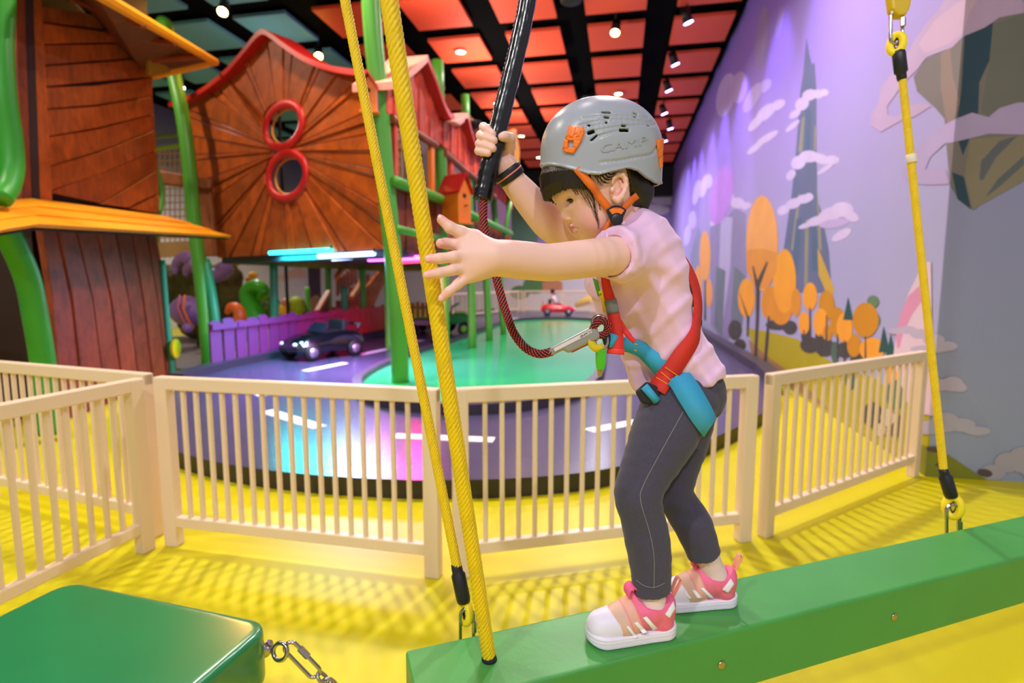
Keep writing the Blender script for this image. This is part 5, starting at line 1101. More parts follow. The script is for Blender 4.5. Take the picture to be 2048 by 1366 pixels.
# ---------------------------------------------------------------- pink shirt
def flat(field, pts, rad, s, k):
    Q = spline([np.append(np.asarray(p, float), r + .0035) for p, r in zip(pts, rad)], 4); pts = [q[:3] for q in Q]; rad = [q[3] for q in Q]; k = .003
    for i in range(len(pts) - 1):
        a, b = np.asarray(pts[i]), np.asarray(pts[i + 1]); ra, rb = rad[i], rad[i + 1]; ba = b - a; l2 = ba @ ba
        def fn(p, a=a, ba=ba, l2=l2, ra=ra, rb=rb):
            q = p - a; q = q - (1 - s) * (q @ V)[:, None] * V; t_ = np.clip((q @ ba) / l2, 0, 1); d = q - t_[:, None] * ba; return np.sqrt((d * d).sum(1)) - (ra + (rb - ra) * t_)
        field._add(fn, (a + b) / 2, math.sqrt(l2) / 2 + max(ra, rb) / s, 'u', k)
sh = Field()
flat(sh, [hd(1260, 465), hd(1276, 508), hd(1288, 555), hd(1306, 630), hd(1332, 690), hd(1360, 745), hd(1370, 790)], [.042, .057, .060, .054, .056, .061, .063], .67, .02)
SLE = dep(1238, 510, .893)
sh.cone(hd(1287, 503, .035), SLE, .050, .0435, .03); sh.cone(hd(1268, 480, -.05), dep(1215, 478, 1.035), .05, .043, .03)
sh.cone(hd(1256, 690), hd(1292, 790), .016, .02, .03); sh.cone(hd(1205, 560), hd(1222, 610), .03, .03, .04)
sd = unit(dep(1150, 516, .845) - dep(1262, 506, .885))

RG = LA[0] + sd * .001; RG = LA[1] + (LA[0] - LA[1]) * .52; ad = unit(LA[1] - LA[0]); sh.cone(RG, RG + ad * .12, .0335, .0345, .002, 's')
SN = unit(sd * .86 - fw * .5 + up * .08); SCUT = dep(1266, 522, .858)
def cut_sleeve(P, f):
    d = (P - SCUT) @ SN; near = np.linalg.norm(P - SLE, axis=1) < .085
    return np.where(near, np.maximum(f, d), f)
sh.func(cut_sleeve)
hA, hB = hd(1277, 781), hd(1441, 722); hn = unit(np.cross(hB - hA, V)); hn = hn if hn[2] < 0 else -hn
sh.plane(hA, hn, .006, 'i'); sh.ell(hd(1243, 415), (.05, .046, .05), AX, .004, 's')
AP = hd(1262, 545, .08)
def folds(P, f):
    q = P - AP; u_ = q @ U; w_ = q @ WZ; v_ = q @ V
    ang = np.arctan2(-w_, u_ + 1e-6); r = np.sqrt(u_ ** 2 + w_ ** 2)
    a = np.sin(ang * 7 + 1.2 * np.sin(r * 50 + v_ * 30)) * np.exp(-((r - .075) / .045) ** 2) * .0022
    b = np.sin(w_ * 95 + u_ * 75 + 2 * np.sin(u_ * 35 + v_ * 20)) * .0013 * np.clip((-.09 - w_) / .05, 0, 1)
    c = np.sin(u_ * 120 + 3 * np.sin(w_ * 30) + v_ * 60) * .0018 * np.clip((-.19 - w_) / .04, 0, 1)
    e = (np.abs(np.sin(u_ * 38 - w_ * 52 + 1 + np.sin(v_ * 40))) ** 6 + .6 * np.abs(np.sin(u_ * 50 + w_ * 34 + v_ * 30)) ** 7) * -.0026
    return f + a + b + c + e
sh.func(folds)
M_shirt = mat('pale_pink_cotton', 'edc2e4', .85, spec=.2, bump=.12, bscale=900, sheen=.3)
shirt = sh.build('tshirt', M_shirt, kid, .0026)
# ribbed sleeve edge, front print
rg = LA[0] + sd * (((SCUT - LA[0]) @ SN) / (sd @ SN)); hp = []
for a_ in np.linspace(0, 2 * math.pi, 33):
    o1 = unit(np.cross(SN, up)); o2 = np.cross(SN, o1); d_ = math.cos(a_) * o1 + math.sin(a_) * o2; lo_, hi_ = .025, .046
    for _ in range(14):
        md_ = (lo_ + hi_) / 2
        if float(sh.ev((rg + d_ * md_ - SN * .003)[None])[0]) < 0: lo_ = md_
        else: hi_ = md_
    hp.append(rg + d_ * (lo_ - .0025) - SN * .001)
MB().tube(hp, .0032, 8).build('sleeve_hem', M_shirt, shirt, True)
def patch(field, quad, name, m, par, off=.0012, nu=8, nv=8, th=.001):
    """a thin piece laid on a solid, its four corners given as photo pixels"""
    a, b, c, d = [np.array(q, float) for q in quad]; g = []; last = None
    for j in range(nv + 1):
        for i in range(nu + 1):
            s, t_ = i / nu, j / nv; px = (a * (1 - s) + b * s) * (1 - t_) + (d * (1 - s) + c * s) * t_
            h_ = field.march(*px); g.append(h_)
    ok = [p for p in g if p is not None]
    if not ok: return None
    md = np.mean([(p - C) @ fw for p in ok]); ii = 0; G = []
    for j in range(nv + 1):
        for i in range(nu + 1):
            p = g[ii]; ii += 1
            if p is None:
                s, t_ = i / nu, j / nv; px = (a * (1 - s) + b * s) * (1 - t_) + (d * (1 - s) + c * s) * t_; p = dep(*px, md)
            G.append(p)
    N = [field.normal(p) for p in G]
    top = [p + n * (off + th) for p, n in zip(G, N)]; bot = [p + n * (off - .0015) for p, n in zip(G, N)]
    w = nu + 1; K = len(G); fs = []
    for j in range(nv):
        for i in range(nu): q = j * w + i; fs.append((q, q + w, q + w + 1, q + 1))
    bd = [i for i in range(nu)] + [nu + j * w for j in range(nv)] + [nv * w + nu - i for i in range(nu)] + [(nv - j) * w for j in range(nv)]
    fs += [(bd[i], bd[(i + 1) % len(bd)], K + bd[(i + 1) % len(bd)], K + bd[i]) for i in range(len(bd))]
    uv = [(i / nu, j / nv) for j in range(nv + 1) for i in range(nu + 1)] * 2
    o_ = MB().add(top + bot, fs, uv).build(name, m, par, True)
    o_.data.polygons.foreach_set('use_smooth', [i_ < nu * nv for i_ in range(len(o_.data.polygons))]); return o_
patch(sh, [(1186, 556), (1194, 560), (1203, 590), (1196, 592)], 'printed_motif', mat('green_print', '4a9a28', .8), shirt, .0006)
patch(sh, [(1197, 582), (1205, 580), (1214, 622), (1207, 622)], 'printed_motif', mat('yellow_print', 'e8c828', .8), shirt, .0006)
# ---------------------------------------------------------------- leggings, socks
lg = Field()
flat(lg, [hd(1350, 735), hd(1362, 785)], [.062, .064], .78, .02)
N_ = [S(1360, 800, .012), S(1326, 872, .018), S(1289, 950, .024), S(1276, 990, .5 * VN + .012), S(1285, 1035, .6 * VN + .01), S(1293, 1072, .75 * VN + .006), S(1301, 1130, VN), S(1304, 1200, VN)]
lg.limb(N_, [.061, .055, .042, .0385, .036, .0375, .0340, .0300], .003)
R_ = [S(1372, 800, -.065), S(1362, 880, -.06), S(1350, 950, -.05), S(1348, 985, -.045), S(1366, 1018, -.036), S(1385, 1048, .5 * VR - .016), S(1402, 1090, .8 * VR - .006), S(1416, 1132, VR)]
lg.limb(R_, [.060, .050, .038, .0345, .0335, .0345, .0310, .0275], .003)
lg.ell(S(1392, 785, .0), (.042, .05, .045), AX, .03); lg.ell(S(1390, 785, -.055), (.04, .045, .045), AX, .03)
cN = S(1302, 1178, VN); dN = unit(N_[-1] - N_[-2]); cR = S(1409, 1110, .9 * VR); dR = unit(R_[-1] - R_[-2])
def cuffs(P, f):
    f = np.where(np.linalg.norm(P - cN, axis=1) < .07, np.maximum(f, (P - cN) @ unit(dN + U * .05)), f)
    return np.where(np.linalg.norm(P - cR, axis=1) < .06, np.maximum(f, (P - cR) @ unit(dR)), f)
lg.func(cuffs)
def lfold(P, f):
    k = S(1300, 1000, .03); d = np.linalg.norm(P - k, axis=1)
    return f + .0014 * np.sin((P - k) @ WZ * 330 + 1.5 * np.sin((P - k) @ U * 60)) * np.exp(-(d / .035) ** 2) + .0007 * np.sin(P @ np.array([90, 60, 140.])) * np.sin(P @ np.array([-50, 80, 60.]))
lg.func(lfold)
M_leg = mat('dark_grey_leggings', '4a4656', .85, spec=.15, var=.08, vscale=260, bump=.2, bscale=700, sheen=.15)
legs = lg.build('leggings', M_leg, kid, .0028)
def onfield(fields, px, py, off):
    best = None
    for f in fields:
        p = f.march(px, py)
        if p is not None and (best is None or (p - C) @ fw < (best[0] - C) @ fw): best = (p, f)
    if best is None: return None
    n = best[1].normal(best[0]); return best[0] + n * off, n
def line_on(fields, pts, r, off, name, m, par, n=8):
    P = [onfield(fields, x, y, off) for x, y in spline(pts, n)]; P = [q[0] for q in P if q is not None]
    return MB().tube(P, r, 6).build(name, m, par, True)
M_seam = mat('pale_seam_thread', '8f8a8c', .8)
line_on([lg], [(1367, 822), (1325, 898), (1288, 968), (1281, 1000), (1299, 1064), (1308, 1115), (1308, 1178)], .0006, .0002, 'seam', M_seam, legs)
line_on([lg], [(1272, 1160), (1290, 1172), (1310, 1174), (1330, 1166)], .0005, .0002, 'seam', M_seam, legs)
M_sock = mat('pale_sock', 'e6cdc8', .9, bump=.2, bscale=600)
so = Field(); so.chain([S(1303, 1165, VN), S(1303, 1212, VN), S(1302, 1238, VN)], [.0262, .0252, .0225], .01); so.build('sock', M_sock, kid, .003)
so2 = Field(); so2.chain([S(1411, 1102, .9 * VR), S(1428, 1150, VR), S(1434, 1172, VR)], [.0240, .0236, .0215], .01); so2.build('sock', M_sock, kid, .003)
# ---------------------------------------------------------------- shoes
def shoe(heel, toe, name, label, stripes, tab, pullpx):
    t_ = unit(toe - heel); n_ = np.array([-t_[1], t_[0], 0]); n_ = n_ if n_ @ V > 0 else -n_; Ls = np.linalg.norm(toe - heel); k = Ls / .172
    L = lambda x, y, z: heel + t_ * x * k + n_ * y * k + WZ * z * k
    def loc(P): q = (P - heel) / k; return np.stack([q @ t_, q @ n_, q[:, 2]], 1)
    W_ = lambda x: np.interp(x, [0, .02, .05, .09, .125, .15, .172], [.020, .027, .029, .031, .0345, .031, .018])
    sole = Field()
    def solef(P):
        q = loc(P); xc = np.clip(q[:, 0], .028, .138); dx = q[:, 0] - xc; w = np.interp(xc, [.028, .06, .1, .138], [.028, .029, .032, .034])
        d2 = np.sqrt(dx ** 2 + q[:, 1] ** 2) - w; zt = .021 + .004 * np.clip((q[:, 0] - .12) / .05, 0, 1) + .003 * np.clip((.03 - q[:, 0]) / .03, 0, 1); zb_ = .005 * np.clip((q[:, 0] - .14) / .03, 0, 1) ** 2
        dz = np.maximum(q[:, 2] - zt, zb_ - q[:, 2]); r = .004; w2 = np.stack([d2 + r, dz + r], 1); return (np.sqrt((np.maximum(w2, 0) ** 2).sum(1)) + np.minimum(w2.max(1), 0) - r - .0006 * np.sin(q[:, 2] * 2 * math.pi / .006) * (np.abs(q[:, 2] - .015) < .004)) * k
    sole._add(solef, L(.086, 0, .012), .11 * k, 'u', 0)
    root = Field()
    root.cone(L(.142, 0, .026), L(.10, 0, .036), .0265 * k, .030 * k, .01); root.cone(L(.10, 0, .036), L(.06, 0, .050), .030 * k, .0305 * k, .01); root.cone(L(.06, 0, .050), L(.032, 0, .052), .0305 * k, .028 * k, .01); root.cone(L(.032, 0, .03), L(.022, 0, .062), .028 * k, .0185 * k, .01)
    root.cone(L(.085, 0, .05), L(.078, 0, .078), .022 * k, .014 * k, .012)
    def up_cut(P, f):
        q = loc(P); f = np.maximum(f, (.014 - q[:, 2]) * k); top = np.interp(q[:, 0], [.0, .012, .04, .065, .09, .11], [.082, .080, .064, .066, .092, .2]); f = np.maximum(f, (q[:, 2] - top) * k * .8)
        return f
    root.func(up_cut); root.cone(L(.046, 0, .062), L(.050, 0, .13), .0225 * k, .030 * k, .003, 's'); root.cone(L(.066, 0, .075), L(.066, 0, .13), .017 * k, .022 * k, .003, 's')
    def ucol(P):
        q = loc(P); x = q[:, 0] - (q[:, 2] - .03) * .35; c = np.tile(np.array(lin('ef6f86')), (len(P), 1))
        def band(lo, hi, cc):
            w = np.clip((x - lo) / .003, 0, 1) * np.clip((hi - x) / .003, 0, 1); c[:] = c * (1 - w[:, None]) + np.array(lin(cc)) * w[:, None]
        band(.050, .075, 'e0717e'); band(.074, .094, 'e2a890'); band(.093, .125, 'd8b098'); band(.120, .3, 'e6deea')
        w = np.clip((q[:, 2] - .058) / .004, 0, 1) * (x < .07); c[:] = c * (1 - w[:, None]) + np.array(lin('f26a92')) * w[:, None]
        return c
    M_up = mat('pink_gold_mesh_upper', 'e8828a', .5, spec=.35, vcol=True, bump=.25, bscale=800, var=.04, vscale=60)
    o = root.build(name, M_up, kid, .0018, color=ucol); o['label'] = label
    sole.build('sole', mat('white_sole', 'e8e0ec', .5), o, .0018)
    cap = Field(); cap.cone(L(.143, 0, .0265), L(.10, 0, .0365), .0280 * k, .0312 * k, 0)
    cap.func(lambda P, f: np.maximum(np.maximum(f, -(f + .004)), np.maximum(.119 - (loc(P)[:, 0] - (loc(P)[:, 2] - .03) * .4) - 8 * loc(P)[:, 1] ** 2, .018 - loc(P)[:, 2]) * k) - .0004 * np.abs(np.sin(np.arctan2(loc(P)[:, 1], .15 - loc(P)[:, 0] + .03) * 9)))
    cap.build('toe_cap', mat('white_rubber_toe', 'e4dce8', .45), o, .0018)
    M_st = mat('white_stripe', 'f2eef2', .5)
    for qd in stripes:
        a_, b_, c_, d_ = [np.array(q_) for q_ in qd]; qd = [a_, b_, b_ + (c_ - b_) * .86, a_ + (d_ - a_) * .86]; patch(root, qd, 'side_stripe', M_st, o, .0003, 3, 8, .0006)
    patch(root, tab, 'heel_patch', M_st, o, .001, 4, 8, .001)
    tb = [L(.094, 0, .082), L(.094, 0, .092), L(.088, 0, .098), L(.080, 0, .094)]
    MB().ribbon(spline(tb, 4), [t_ * .4 + WZ * .6] * 13, .026 * k, .003).build('tongue_tab', mat('pink_tab', 'f0588a', .6), o, True)
    MB().ribbon(spline([L(.006, 0, .068), L(-.004, 0, .086), L(-.010, 0, .100), L(-.004, 0, .106), L(.002, 0, .098), L(.008, 0, .078)], 4), [np.cross(n_, t_ * .1 + WZ)] * 21, .009 * k, .0015).build('pull_loop', mat('peach_loop', 'f4a088', .6), o, True)
    return o, root
def q5(l): return [(1160 + a / 5.691, 1080 + b / 5.691) for a, b in l]
shN = shoe(hN, hN + dsh * .172, 'shoe', 'nearer pink slip on shoe with white toe cap', [q5([(525, 985), (555, 980), (665, 1115), (630, 1135)]), q5([(615, 945), (655, 930), (785, 1070), (735, 1090)]), q5([(715, 885), (760, 870), (900, 1030), (850, 1045)])], q5([(968, 845), (1012, 885), (1078, 780), (1060, 700)]), None)
shR = shoe(hR, hR + dsr * .165, 'shoe', 'farther pink slip on shoe, partly hidden', [q5([(1175, 590), (1205, 585), (1280, 680), (1245, 685)]), q5([(1270, 575), (1315, 570), (1400, 675), (1350, 685)]), q5([(1370, 550), (1410, 545), (1545, 680), (1490, 680)])], q5([(1622, 565), (1680, 602), (1750, 500), (1712, 440)]), None)
# ---------------------------------------------------------------- hair
hr = Field()
hr.ell(hd(1198, 343), (.0815, .0735, .083), AX, 0)
def hairline(P, f):
    u_ = (P - hd(1203, 343)) @ U; w_ = (P - hd(1203, 343)) @ WZ
    return np.maximum(f, -(u_ * .95 + w_ * .55 - .0) * .9 + .002)
hr.func(hairline)
hr.ell(hd(1250, 362), (.028, .056, .036), AX, .02); hr.ell(hd(1258, 370, .035), (.019, .026, .030), AX, .015)
hr.cone(hd(1262, 390, .030), hd(1243, 432, .034), .017, .010, .015); hr.cone(hd(1262, 388, 0), hd(1258, 420, 0), .04, .032, .02)
for q in (0, 1):
    sg = 1 if q == 0 else -1
hc = hd(1176, 343)
def bang(th, w): return hc - U * math.cos(th) * (.0795 if abs(th) < 1 else .0785) + V * math.sin(th) * .068 + WZ * w
for i, th in enumerate(np.linspace(-1.25, 1.12, 60)):
    lo = np.interp(th, [-1.25, -.8, -.3, 0, .35, .7, .95, 1.12], [-.045, -.042, -.048, -.050, -.042, -.038, -.040, -.040]) + .002 * math.sin(i * 2.3); sw = .10 * (th > .5) * (th - .5)
    P = [bang(th - sw * .3, .035) + (hc - bang(th, 0)) * .30, bang(th, .017) + (hc - bang(th, 0)) * .15, bang(th + sw * .2, -.012), bang(th + sw * .8, lo * .65), bang(th + sw * 1.6, lo) + U * (.004 if abs(th) < .6 else 0)]
    hr.chain(P, [.0075, .0072, .0060, .0042, .0014 + .0008 * (i % 3)], .0015)
hr.func(lambda P, f: f + .0006 * np.sin(np.arctan2((P - hc) @ V, -((P - hc) @ U)) * 120 + 3 * np.sin(P[:, 2] * 40)))
M_hair = mat('dark_brown_hair', '1b0f0c', .36, spec=.5, vcol=False, var=.3, vscale=90, stretch=(1, 1, .08))
hair = hr.build('hair', M_hair, kid, .0018)
st_ = MB(); face = [sk]
for pts, r in [([(1148, 338), (1158, 365), (1172, 392), (1184, 415), (1194, 440), (1198, 458)], .0010), ([(1152, 338), (1166, 365), (1181, 395), (1191, 425), (1197, 450)], .0012), ([(1156, 340), (1170, 366), (1182, 386), (1190, 410), (1193, 430)], .0012), ([(1158, 338), (1176, 368), (1186, 392), (1190, 415)], .0013), ([(1146, 340), (1150, 360), (1158, 380), (1170, 398), (1180, 415)], .0008),
               ([(1140, 345), (1145, 365), (1152, 380), (1157, 389)], .0014), ([(1136, 345), (1141, 365), (1148, 382), (1153, 390)], .0014), ([(1200, 348), (1208, 356), (1216, 360), (1224, 358)], .0016), ([(1206, 346), (1214, 353), (1222, 355), (1230, 350)], .0016), ([(1195, 350), (1202, 360), (1210, 366), (1218, 366)], .0012), ([(1190, 350), (1196, 362), (1204, 372)], .001), ([(1212, 345), (1220, 349), (1230, 346)], .0018), ([(1160, 340), (1180, 372), (1196, 402), (1200, 420)], .001)]:
    P = [onfield([sk], x, y, .0008) for x, y in spline(pts, 5)]; P = [q[0] for q in P if q is not None]
    if len(P) > 3:
        rr = np.array([r * .62] * len(P)) * np.linspace(1, .35, len(P)); st_.tube(P, list(rr), 5)
        off = np.array([.0012, .0006, .0004]); [st_.tube([p + rt * (.0016 * k_) * (1 - i / len(P) * .6) + off * math.sin(i * .7 + k_) for i, p in enumerate(P)], list(rr * (.8 - .1 * abs(k_))), 4) for k_ in (-1, 1, 2)]
for k in range(8):
    a = k / 7; p = hd(1262 + 6 * a, 398 + 10 * a, .03 - .05 * a); st_.tube([p, p + U * .012 - WZ * .018, p + U * (.026 + .01 * a) - WZ * (.03 + .012 * a)], [.0012, .0009, .0002], 5)
st_.build('loose_strands', M_hair, hair, True)['kind'] = 'stuff'
# ---------------------------------------------------------------- wrist band
wa = unit(dep(1050, 390, 1.045) - dep(1012, 334, 1.026)); wc = dep(1018, 349, 1.031)
MB().lathe(wc - wa * .0115, [(.0245, 0), (.0274, .0006), (.0280, .004), (.0280, .019), (.0274, .0224), (.0245, .023)], 40, wa).build('wrist_band', mat('black_silicone', '1d1f22', .5), kid, True)
MB().lathe(wc - wa * .0018, [(.0274, 0), (.0286, .0005), (.0286, .0028), (.0274, .0033)], 40, wa).build('band_stripe', mat('coral_stripe', 'f07a78', .5), bpy.data.objects['wrist_band'], True)
bq = wc - rt * .0265 - up * .007 - fw * .006; MB().prism([bq + unit(wa) * .014 + fw * .006, bq + unit(wa) * .014 - fw * .008, bq - unit(wa) * .014 - fw * .008, bq - unit(wa) * .014 + fw * .006], -rt, .004).build('band_buckle', mat('black_silicone', '1d1f22', .5), bpy.data.objects['wrist_band'], bev=.001)
# ================================================================== helmet
hel = thing('climbing_helmet', hd(1205, 340), 'grey climbing helmet with orange clips and raised lettering on the child', 'helmet')
hf = Field(); HC = hd(1204, 309); HR = np.array([.1075, .088, .0925])
rim_px = [(1078, 322, 0), (1115, 327, .045), (1148, 335, .07), (1181, 346, .082), (1203, 348, .086), (1231, 341.5, .086), (1253, 337, .082), (1269, 344, .075), (1282, 359, .065), (1297, 370, .05), (1312, 371.5, .03), (1326, 368, 0)]
ru = []; rw = []
for x, y, dv in rim_px: p = hd(x, y, dv) - HC; ru.append(p @ U); rw.append(p @ WZ)
rim = lambda u_, v_=0: np.interp(u_, ru, rw) + np.clip(-v_ / .05, 0, 1) * .018
def helm(P):
    q = P - HC; u_, v_, w_ = q @ U, q @ V, q @ WZ
    w2 = np.where(w_ < 0, w_ * .22, w_)
    a = np.where(u_ > 0, .1055, .1085); k = np.stack([u_ / a, v_ / HR[1], w2 / HR[2]], 1)
    # a little squarer at the back of the crown
    k0 = (np.abs(k) ** 2.18).sum(1) ** (1 / 2.18); return (k0 - 1) * .092
hf._add(helm, HC, .135, 'u', 0)
hf_out = Field(); hf_out.ops = list(hf.ops)
def shell(P, f):
    q = P - HC; u_, w_ = q @ U, q @ WZ; r_ = rim(u_, q @ V); bead = .0016 * np.exp(-((w_ - r_) / .003) ** 2)
    g = np.maximum(f - bead, -(f + .0065)); return np.maximum(g, (r_ - w_) * .8)
hf.func(shell)
def c2(l): return [(1060 + a / 4.553, 190 + b / 4.553) for a, b in l]
for ln in ([(470, 205), (560, 196), (700, 188), (900, 185), (1080, 208)], [(450, 275), (560, 245), (700, 224), (900, 220), (1120, 242)], [(500, 300), (640, 268), (800, 240), (1000, 238), (1145, 264)], [(520, 345), (640, 312), (820, 285), (1000, 268), (1140, 276)], [(560, 415), (650, 368), (780, 332), (900, 312)], [(640, 612), (800, 598), (950, 570), (1100, 540), (1150, 490), (1180, 410)]):
    G = [hf_out.march(*p) for p in spline(c2(ln), 4)]; G = [g for g in G if g is not None]
    if len(G) > 2:
        hf.chain(G, [.0019] * len(G), .002, 's'); hf.chain([g - 2 * ((g - HC) @ V) * V for g in G], [.0019] * len(G), .002, 's')
VENT = [((1182, 263.5), 6.5, 3.2, -18), ((1188, 275), 8, 1.3, -38), ((1249.5, 259.5), 9.5, 2.5, -5), ((1249, 250), 5, 1.6, -3), ((1213, 224), 9, 1.8, -2), ((1214, 233), 5.5, 2, 0), ((1271, 226.5), 5.5, 1.3, 4), ((1272, 233), 3.5, 1.4, 2), ((1299, 250.5), 3.5, 1.2, 0), ((1177.5, 249), 3, 1.8, 10), ((1213, 243), 2.5, 1.6, 0)]
VM = [hf_out.march(*c_[0]) for c_ in VENT]
for c_, p in zip(VENT, VM):
    if p is None: continue
    n_ = hf_out.normal(p); a = math.radians(-c_[3]); d1 = unit(rt * math.cos(a) + up * math.sin(a)); d1 = unit(d1 - n_ * (d1 @ n_)); d2 = np.cross(n_, d1)
    hf.rbox(p, (c_[1] * SCL * 1.02, c_[2] * SCL * 1.15, .012), .0006, (d1, d2, n_), .0005, 's')
    q = p - 2 * ((p - HC) @ V) * V; fl = lambda a_: a_ - 2 * (a_ @ V) * V
    hf.rbox(q, (c_[1] * SCL * 1.02, c_[2] * SCL * 1.15, .012), .0006, (fl(d1), fl(d2), fl(n_)), .0005, 's')
M_hel = mat('grey_helmet_shell', 'a0a5b0', .32, spec=.5, bump=.05, bscale=500)
shell_o = hf.build('shell', M_hel, hel, .0017)
lin_f = Field(); lin_f.ell(HC - WZ * .004, (.097, .079, .082), AX, 0).plane(HC + WZ * .004, -WZ); lin_f.build('foam_liner', mat('dark_liner', '232428', .9), hel, .006)
def hmap(px0, px1, hgt, off):
    (x0, y0), (x1, y1) = px0, px1
    def f(u_, v_, z_):
        x = x0 + (x1 - x0) * u_ - v_ * hgt * (y0 - y1) / (x1 - x0) * -1 * .0 + v_ * 3.0; y = y0 + (y1 - y0) * u_ - v_ * hgt
        p = hf_out.march(x, y); n_ = hf_out.normal(p); return p + n_ * (off if z_ > 0 else -.001)
    return f
text_mesh('CAMP', hmap((1199, 307), (1293, 288), 24, .0009), 'raised_lettering', M_hel, shell_o)
M_clip = mat('orange_plastic_clip', 'f57a1e', .38, spec=.5)
def c2(l): return [(1060 + a / 4.553, 190 + b / 4.553) for a, b in l]
def clip_piece(q, off, name='clip', par=None, th=.0028): return patch(hf_out, c2(q), name, M_clip, par or hel, off, 5, 5, th)
k1 = clip_piece([(362, 288), (490, 300), (500, 335), (330, 395)], .0008, 'headlamp_clip')
clip_piece([(330, 395), (500, 335), (468, 425), (340, 415)], .0008, 'clip_bar', k1); clip_piece([(322, 405), (352, 412), (350, 492), (304, 490)], .0008, 'clip_bar', k1); clip_piece([(405, 415), (468, 420), (428, 490), (395, 475)], .0008, 'clip_bar', k1); clip_piece([(304, 485), (430, 480), (402, 535), (318, 520)], .0008, 'clip_bar', k1)
clip_piece([(395, 300), (425, 303), (395, 395), (365, 392)], .0032, 'clip_rib', k1, .001); clip_piece([(448, 305), (476, 310), (450, 385), (425, 388)], .0032, 'clip_rib', k1, .001)
k2 = clip_piece([(1150, 408), (1200, 402), (1192, 480), (1158, 500)], .0015, 'headlamp_clip')
clip_piece([(1160, 500), (1192, 480), (1188, 560), (1170, 570)], .0015, 'clip_bar', k2); clip_piece([(1172, 565), (1190, 560), (1188, 655), (1178, 660)], .0015, 'clip_bar', k2)
# far side and back clips continue round the shell
bp = HC + U * .1065 - WZ * .02; MB().prism([bp + V * .012 + WZ * .03, bp - V * .012 + WZ * .03, bp - V * .01 - WZ * .028, bp + V * .01 - WZ * .028], U, .007, .004).build('headlamp_clip', M_clip, hel, bev=.003)
M_or = wave_mat('orange_webbing', 'f77f1c', 'e06408', 8, .6, 'Y', .2)
UF = [sk, hr]
def strap(fields, pts, w, off, name, m, par, n=6, th=.0016, uvs=30, nrm=None, zfix=None):
    P = []; N = []
    for x, y in spline(pts, n):
        h_ = onfield(fields, x, y, off)
        if h_ is None: continue
        P.append(h_[0]); N.append(h_[1] * .5 - fw * .5 if nrm is None else nrm)
    for _ in range(3):
        Q = [P[0]] + [(P[i - 1] + 2 * P[i] + P[i + 1]) / 4 for i in range(1, len(P) - 1)] + [P[-1]]; P = Q
        N = [N[0]] + [unit(N[i - 1] + N[i] + N[i + 1]) for i in range(1, len(N) - 1)] + [N[-1]]
    ww = w if np.isscalar(w) else list(np.interp(np.linspace(0, 1, len(P)), np.linspace(0, 1, len(w)), w))
    return MB().ribbon(P, N, ww, th, uvs=uvs).build(name, m, par, True), P, N
strap(UF, [(1154, 338), (1168, 354), (1186, 378), (1205, 403), (1219, 422)], .0125, .0035, 'chin_strap', M_or, hel)
strap(UF, [(1232, 424), (1245, 412), (1262, 397), (1272, 388)], .011, .006, 'chin_strap', M_or, hel)
strap(UF, [(1222, 436), (1214, 448), (1208, 458), (1204, 466)], .010, .0045, 'chin_strap', M_or, hel)
bc = onfield(UF, 1225, 430, .009); bcp, bcn = bc[0], unit(bc[1] * .3 - fw)
fx = unit(rt - bcn * (rt @ bcn)); fy = np.cross(bcn, fx); fy = fy if fy @ up > 0 else -fy
fan = lambda r, a0, a1, n=12: [bcp - fy * .008 + r * (math.sin(a) * fx + math.cos(a) * fy) for a in np.linspace(a0, a1, n)]
bk_ = MB().prism(fan(.024, -.8, .8) + [bcp - fy * .012 + fx * .008, bcp - fy * .014, bcp - fy * .012 - fx * .008], bcn, .004).build('strap_buckle', M_blk, hel, bev=.001)
MB().prism(fan(.0205, -.68, .68) + fan(.010, .68, -.68, 6), bcn, .0052).build('buckle_window', M_clip, bk_)
MB().lathe(bcp - fy * .007 + bcn * .004, [(.0105, 0), (.0105, .003), (.008, .0048), (.002, .005)], 20, bcn).build('buckle_knob', M_blk, bk_, True)
# ================================================================== harness, grip sleeve and lanyard
har = thing('climbing_harness', hd(1330, 700), 'red and blue full body climbing harness worn over the pink shirt', 'harness')
M_rw = wave_mat('red_webbing', 'ee3a30', 'd02420', 9, .6, 'Y', .5); M_bw = wave_mat('blue_webbing', '46b8e2', '2a94c4', 9, .6, 'Y', .5); M_yth = mat('yellow_stitching', 'f0b020', .6); M_grey = mat('grey_reflective', '77787c', .5)
CL = [sh, lg]
# back and hip strap: leaves the shoulder, bows out from the back, crosses to the hip buckle
bpx = [(1350, 500), (1366, 522), (1384, 555), (1394, 592), (1395, 628), (1388, 660), (1373, 692), (1354, 722), (1334, 756), (1317, 782)]
bd = [(.0, .0), (.02, .01), (.03, .012), (.03, .012), (.045, .01), (.065, .01)]
P = []; N = []
for i, (x, y) in enumerate(spline(bpx, 4)):
    h_ = onfield(CL, x, y, .004); t_ = i / 36
    vfree = HV + .066 + .02 * t_; pf_ = S(x, y, vfree)
    if h_ is None or y < 655: P.append(pf_); N.append(unit(V * .9 + U * .4)); 
    else: P.append(h_[0] + h_[1] * .002); N.append(unit(h_[1] + V * .4))
for _ in range(4):
    P = [P[0]] + [(P[i - 1] + 2 * P[i] + P[i + 1]) / 4 for i in range(1, len(P) - 1)] + [P[-1]]; N = [N[0]] + [unit(N[i - 1] + N[i] + N[i + 1]) for i in range(1, len(N) - 1)] + [N[-1]]
wd = list(np.interp(np.linspace(0, 1, len(P)), [0, .1, .3, .6, 1], [.014, .020, .026, .030, .035]))
bs = MB().ribbon(P, N, wd, .0022, uvs=30).build('shoulder_strap', M_rw, har, True); bs['label'] = 'red strap bowing over the back to the hip buckle'
far = MB().ribbon([p - V * .085 - U * .004 for p in P[:26]], N[:26], wd[:26], .0022, uvs=30).build('shoulder_strap', M_rw, har, True)
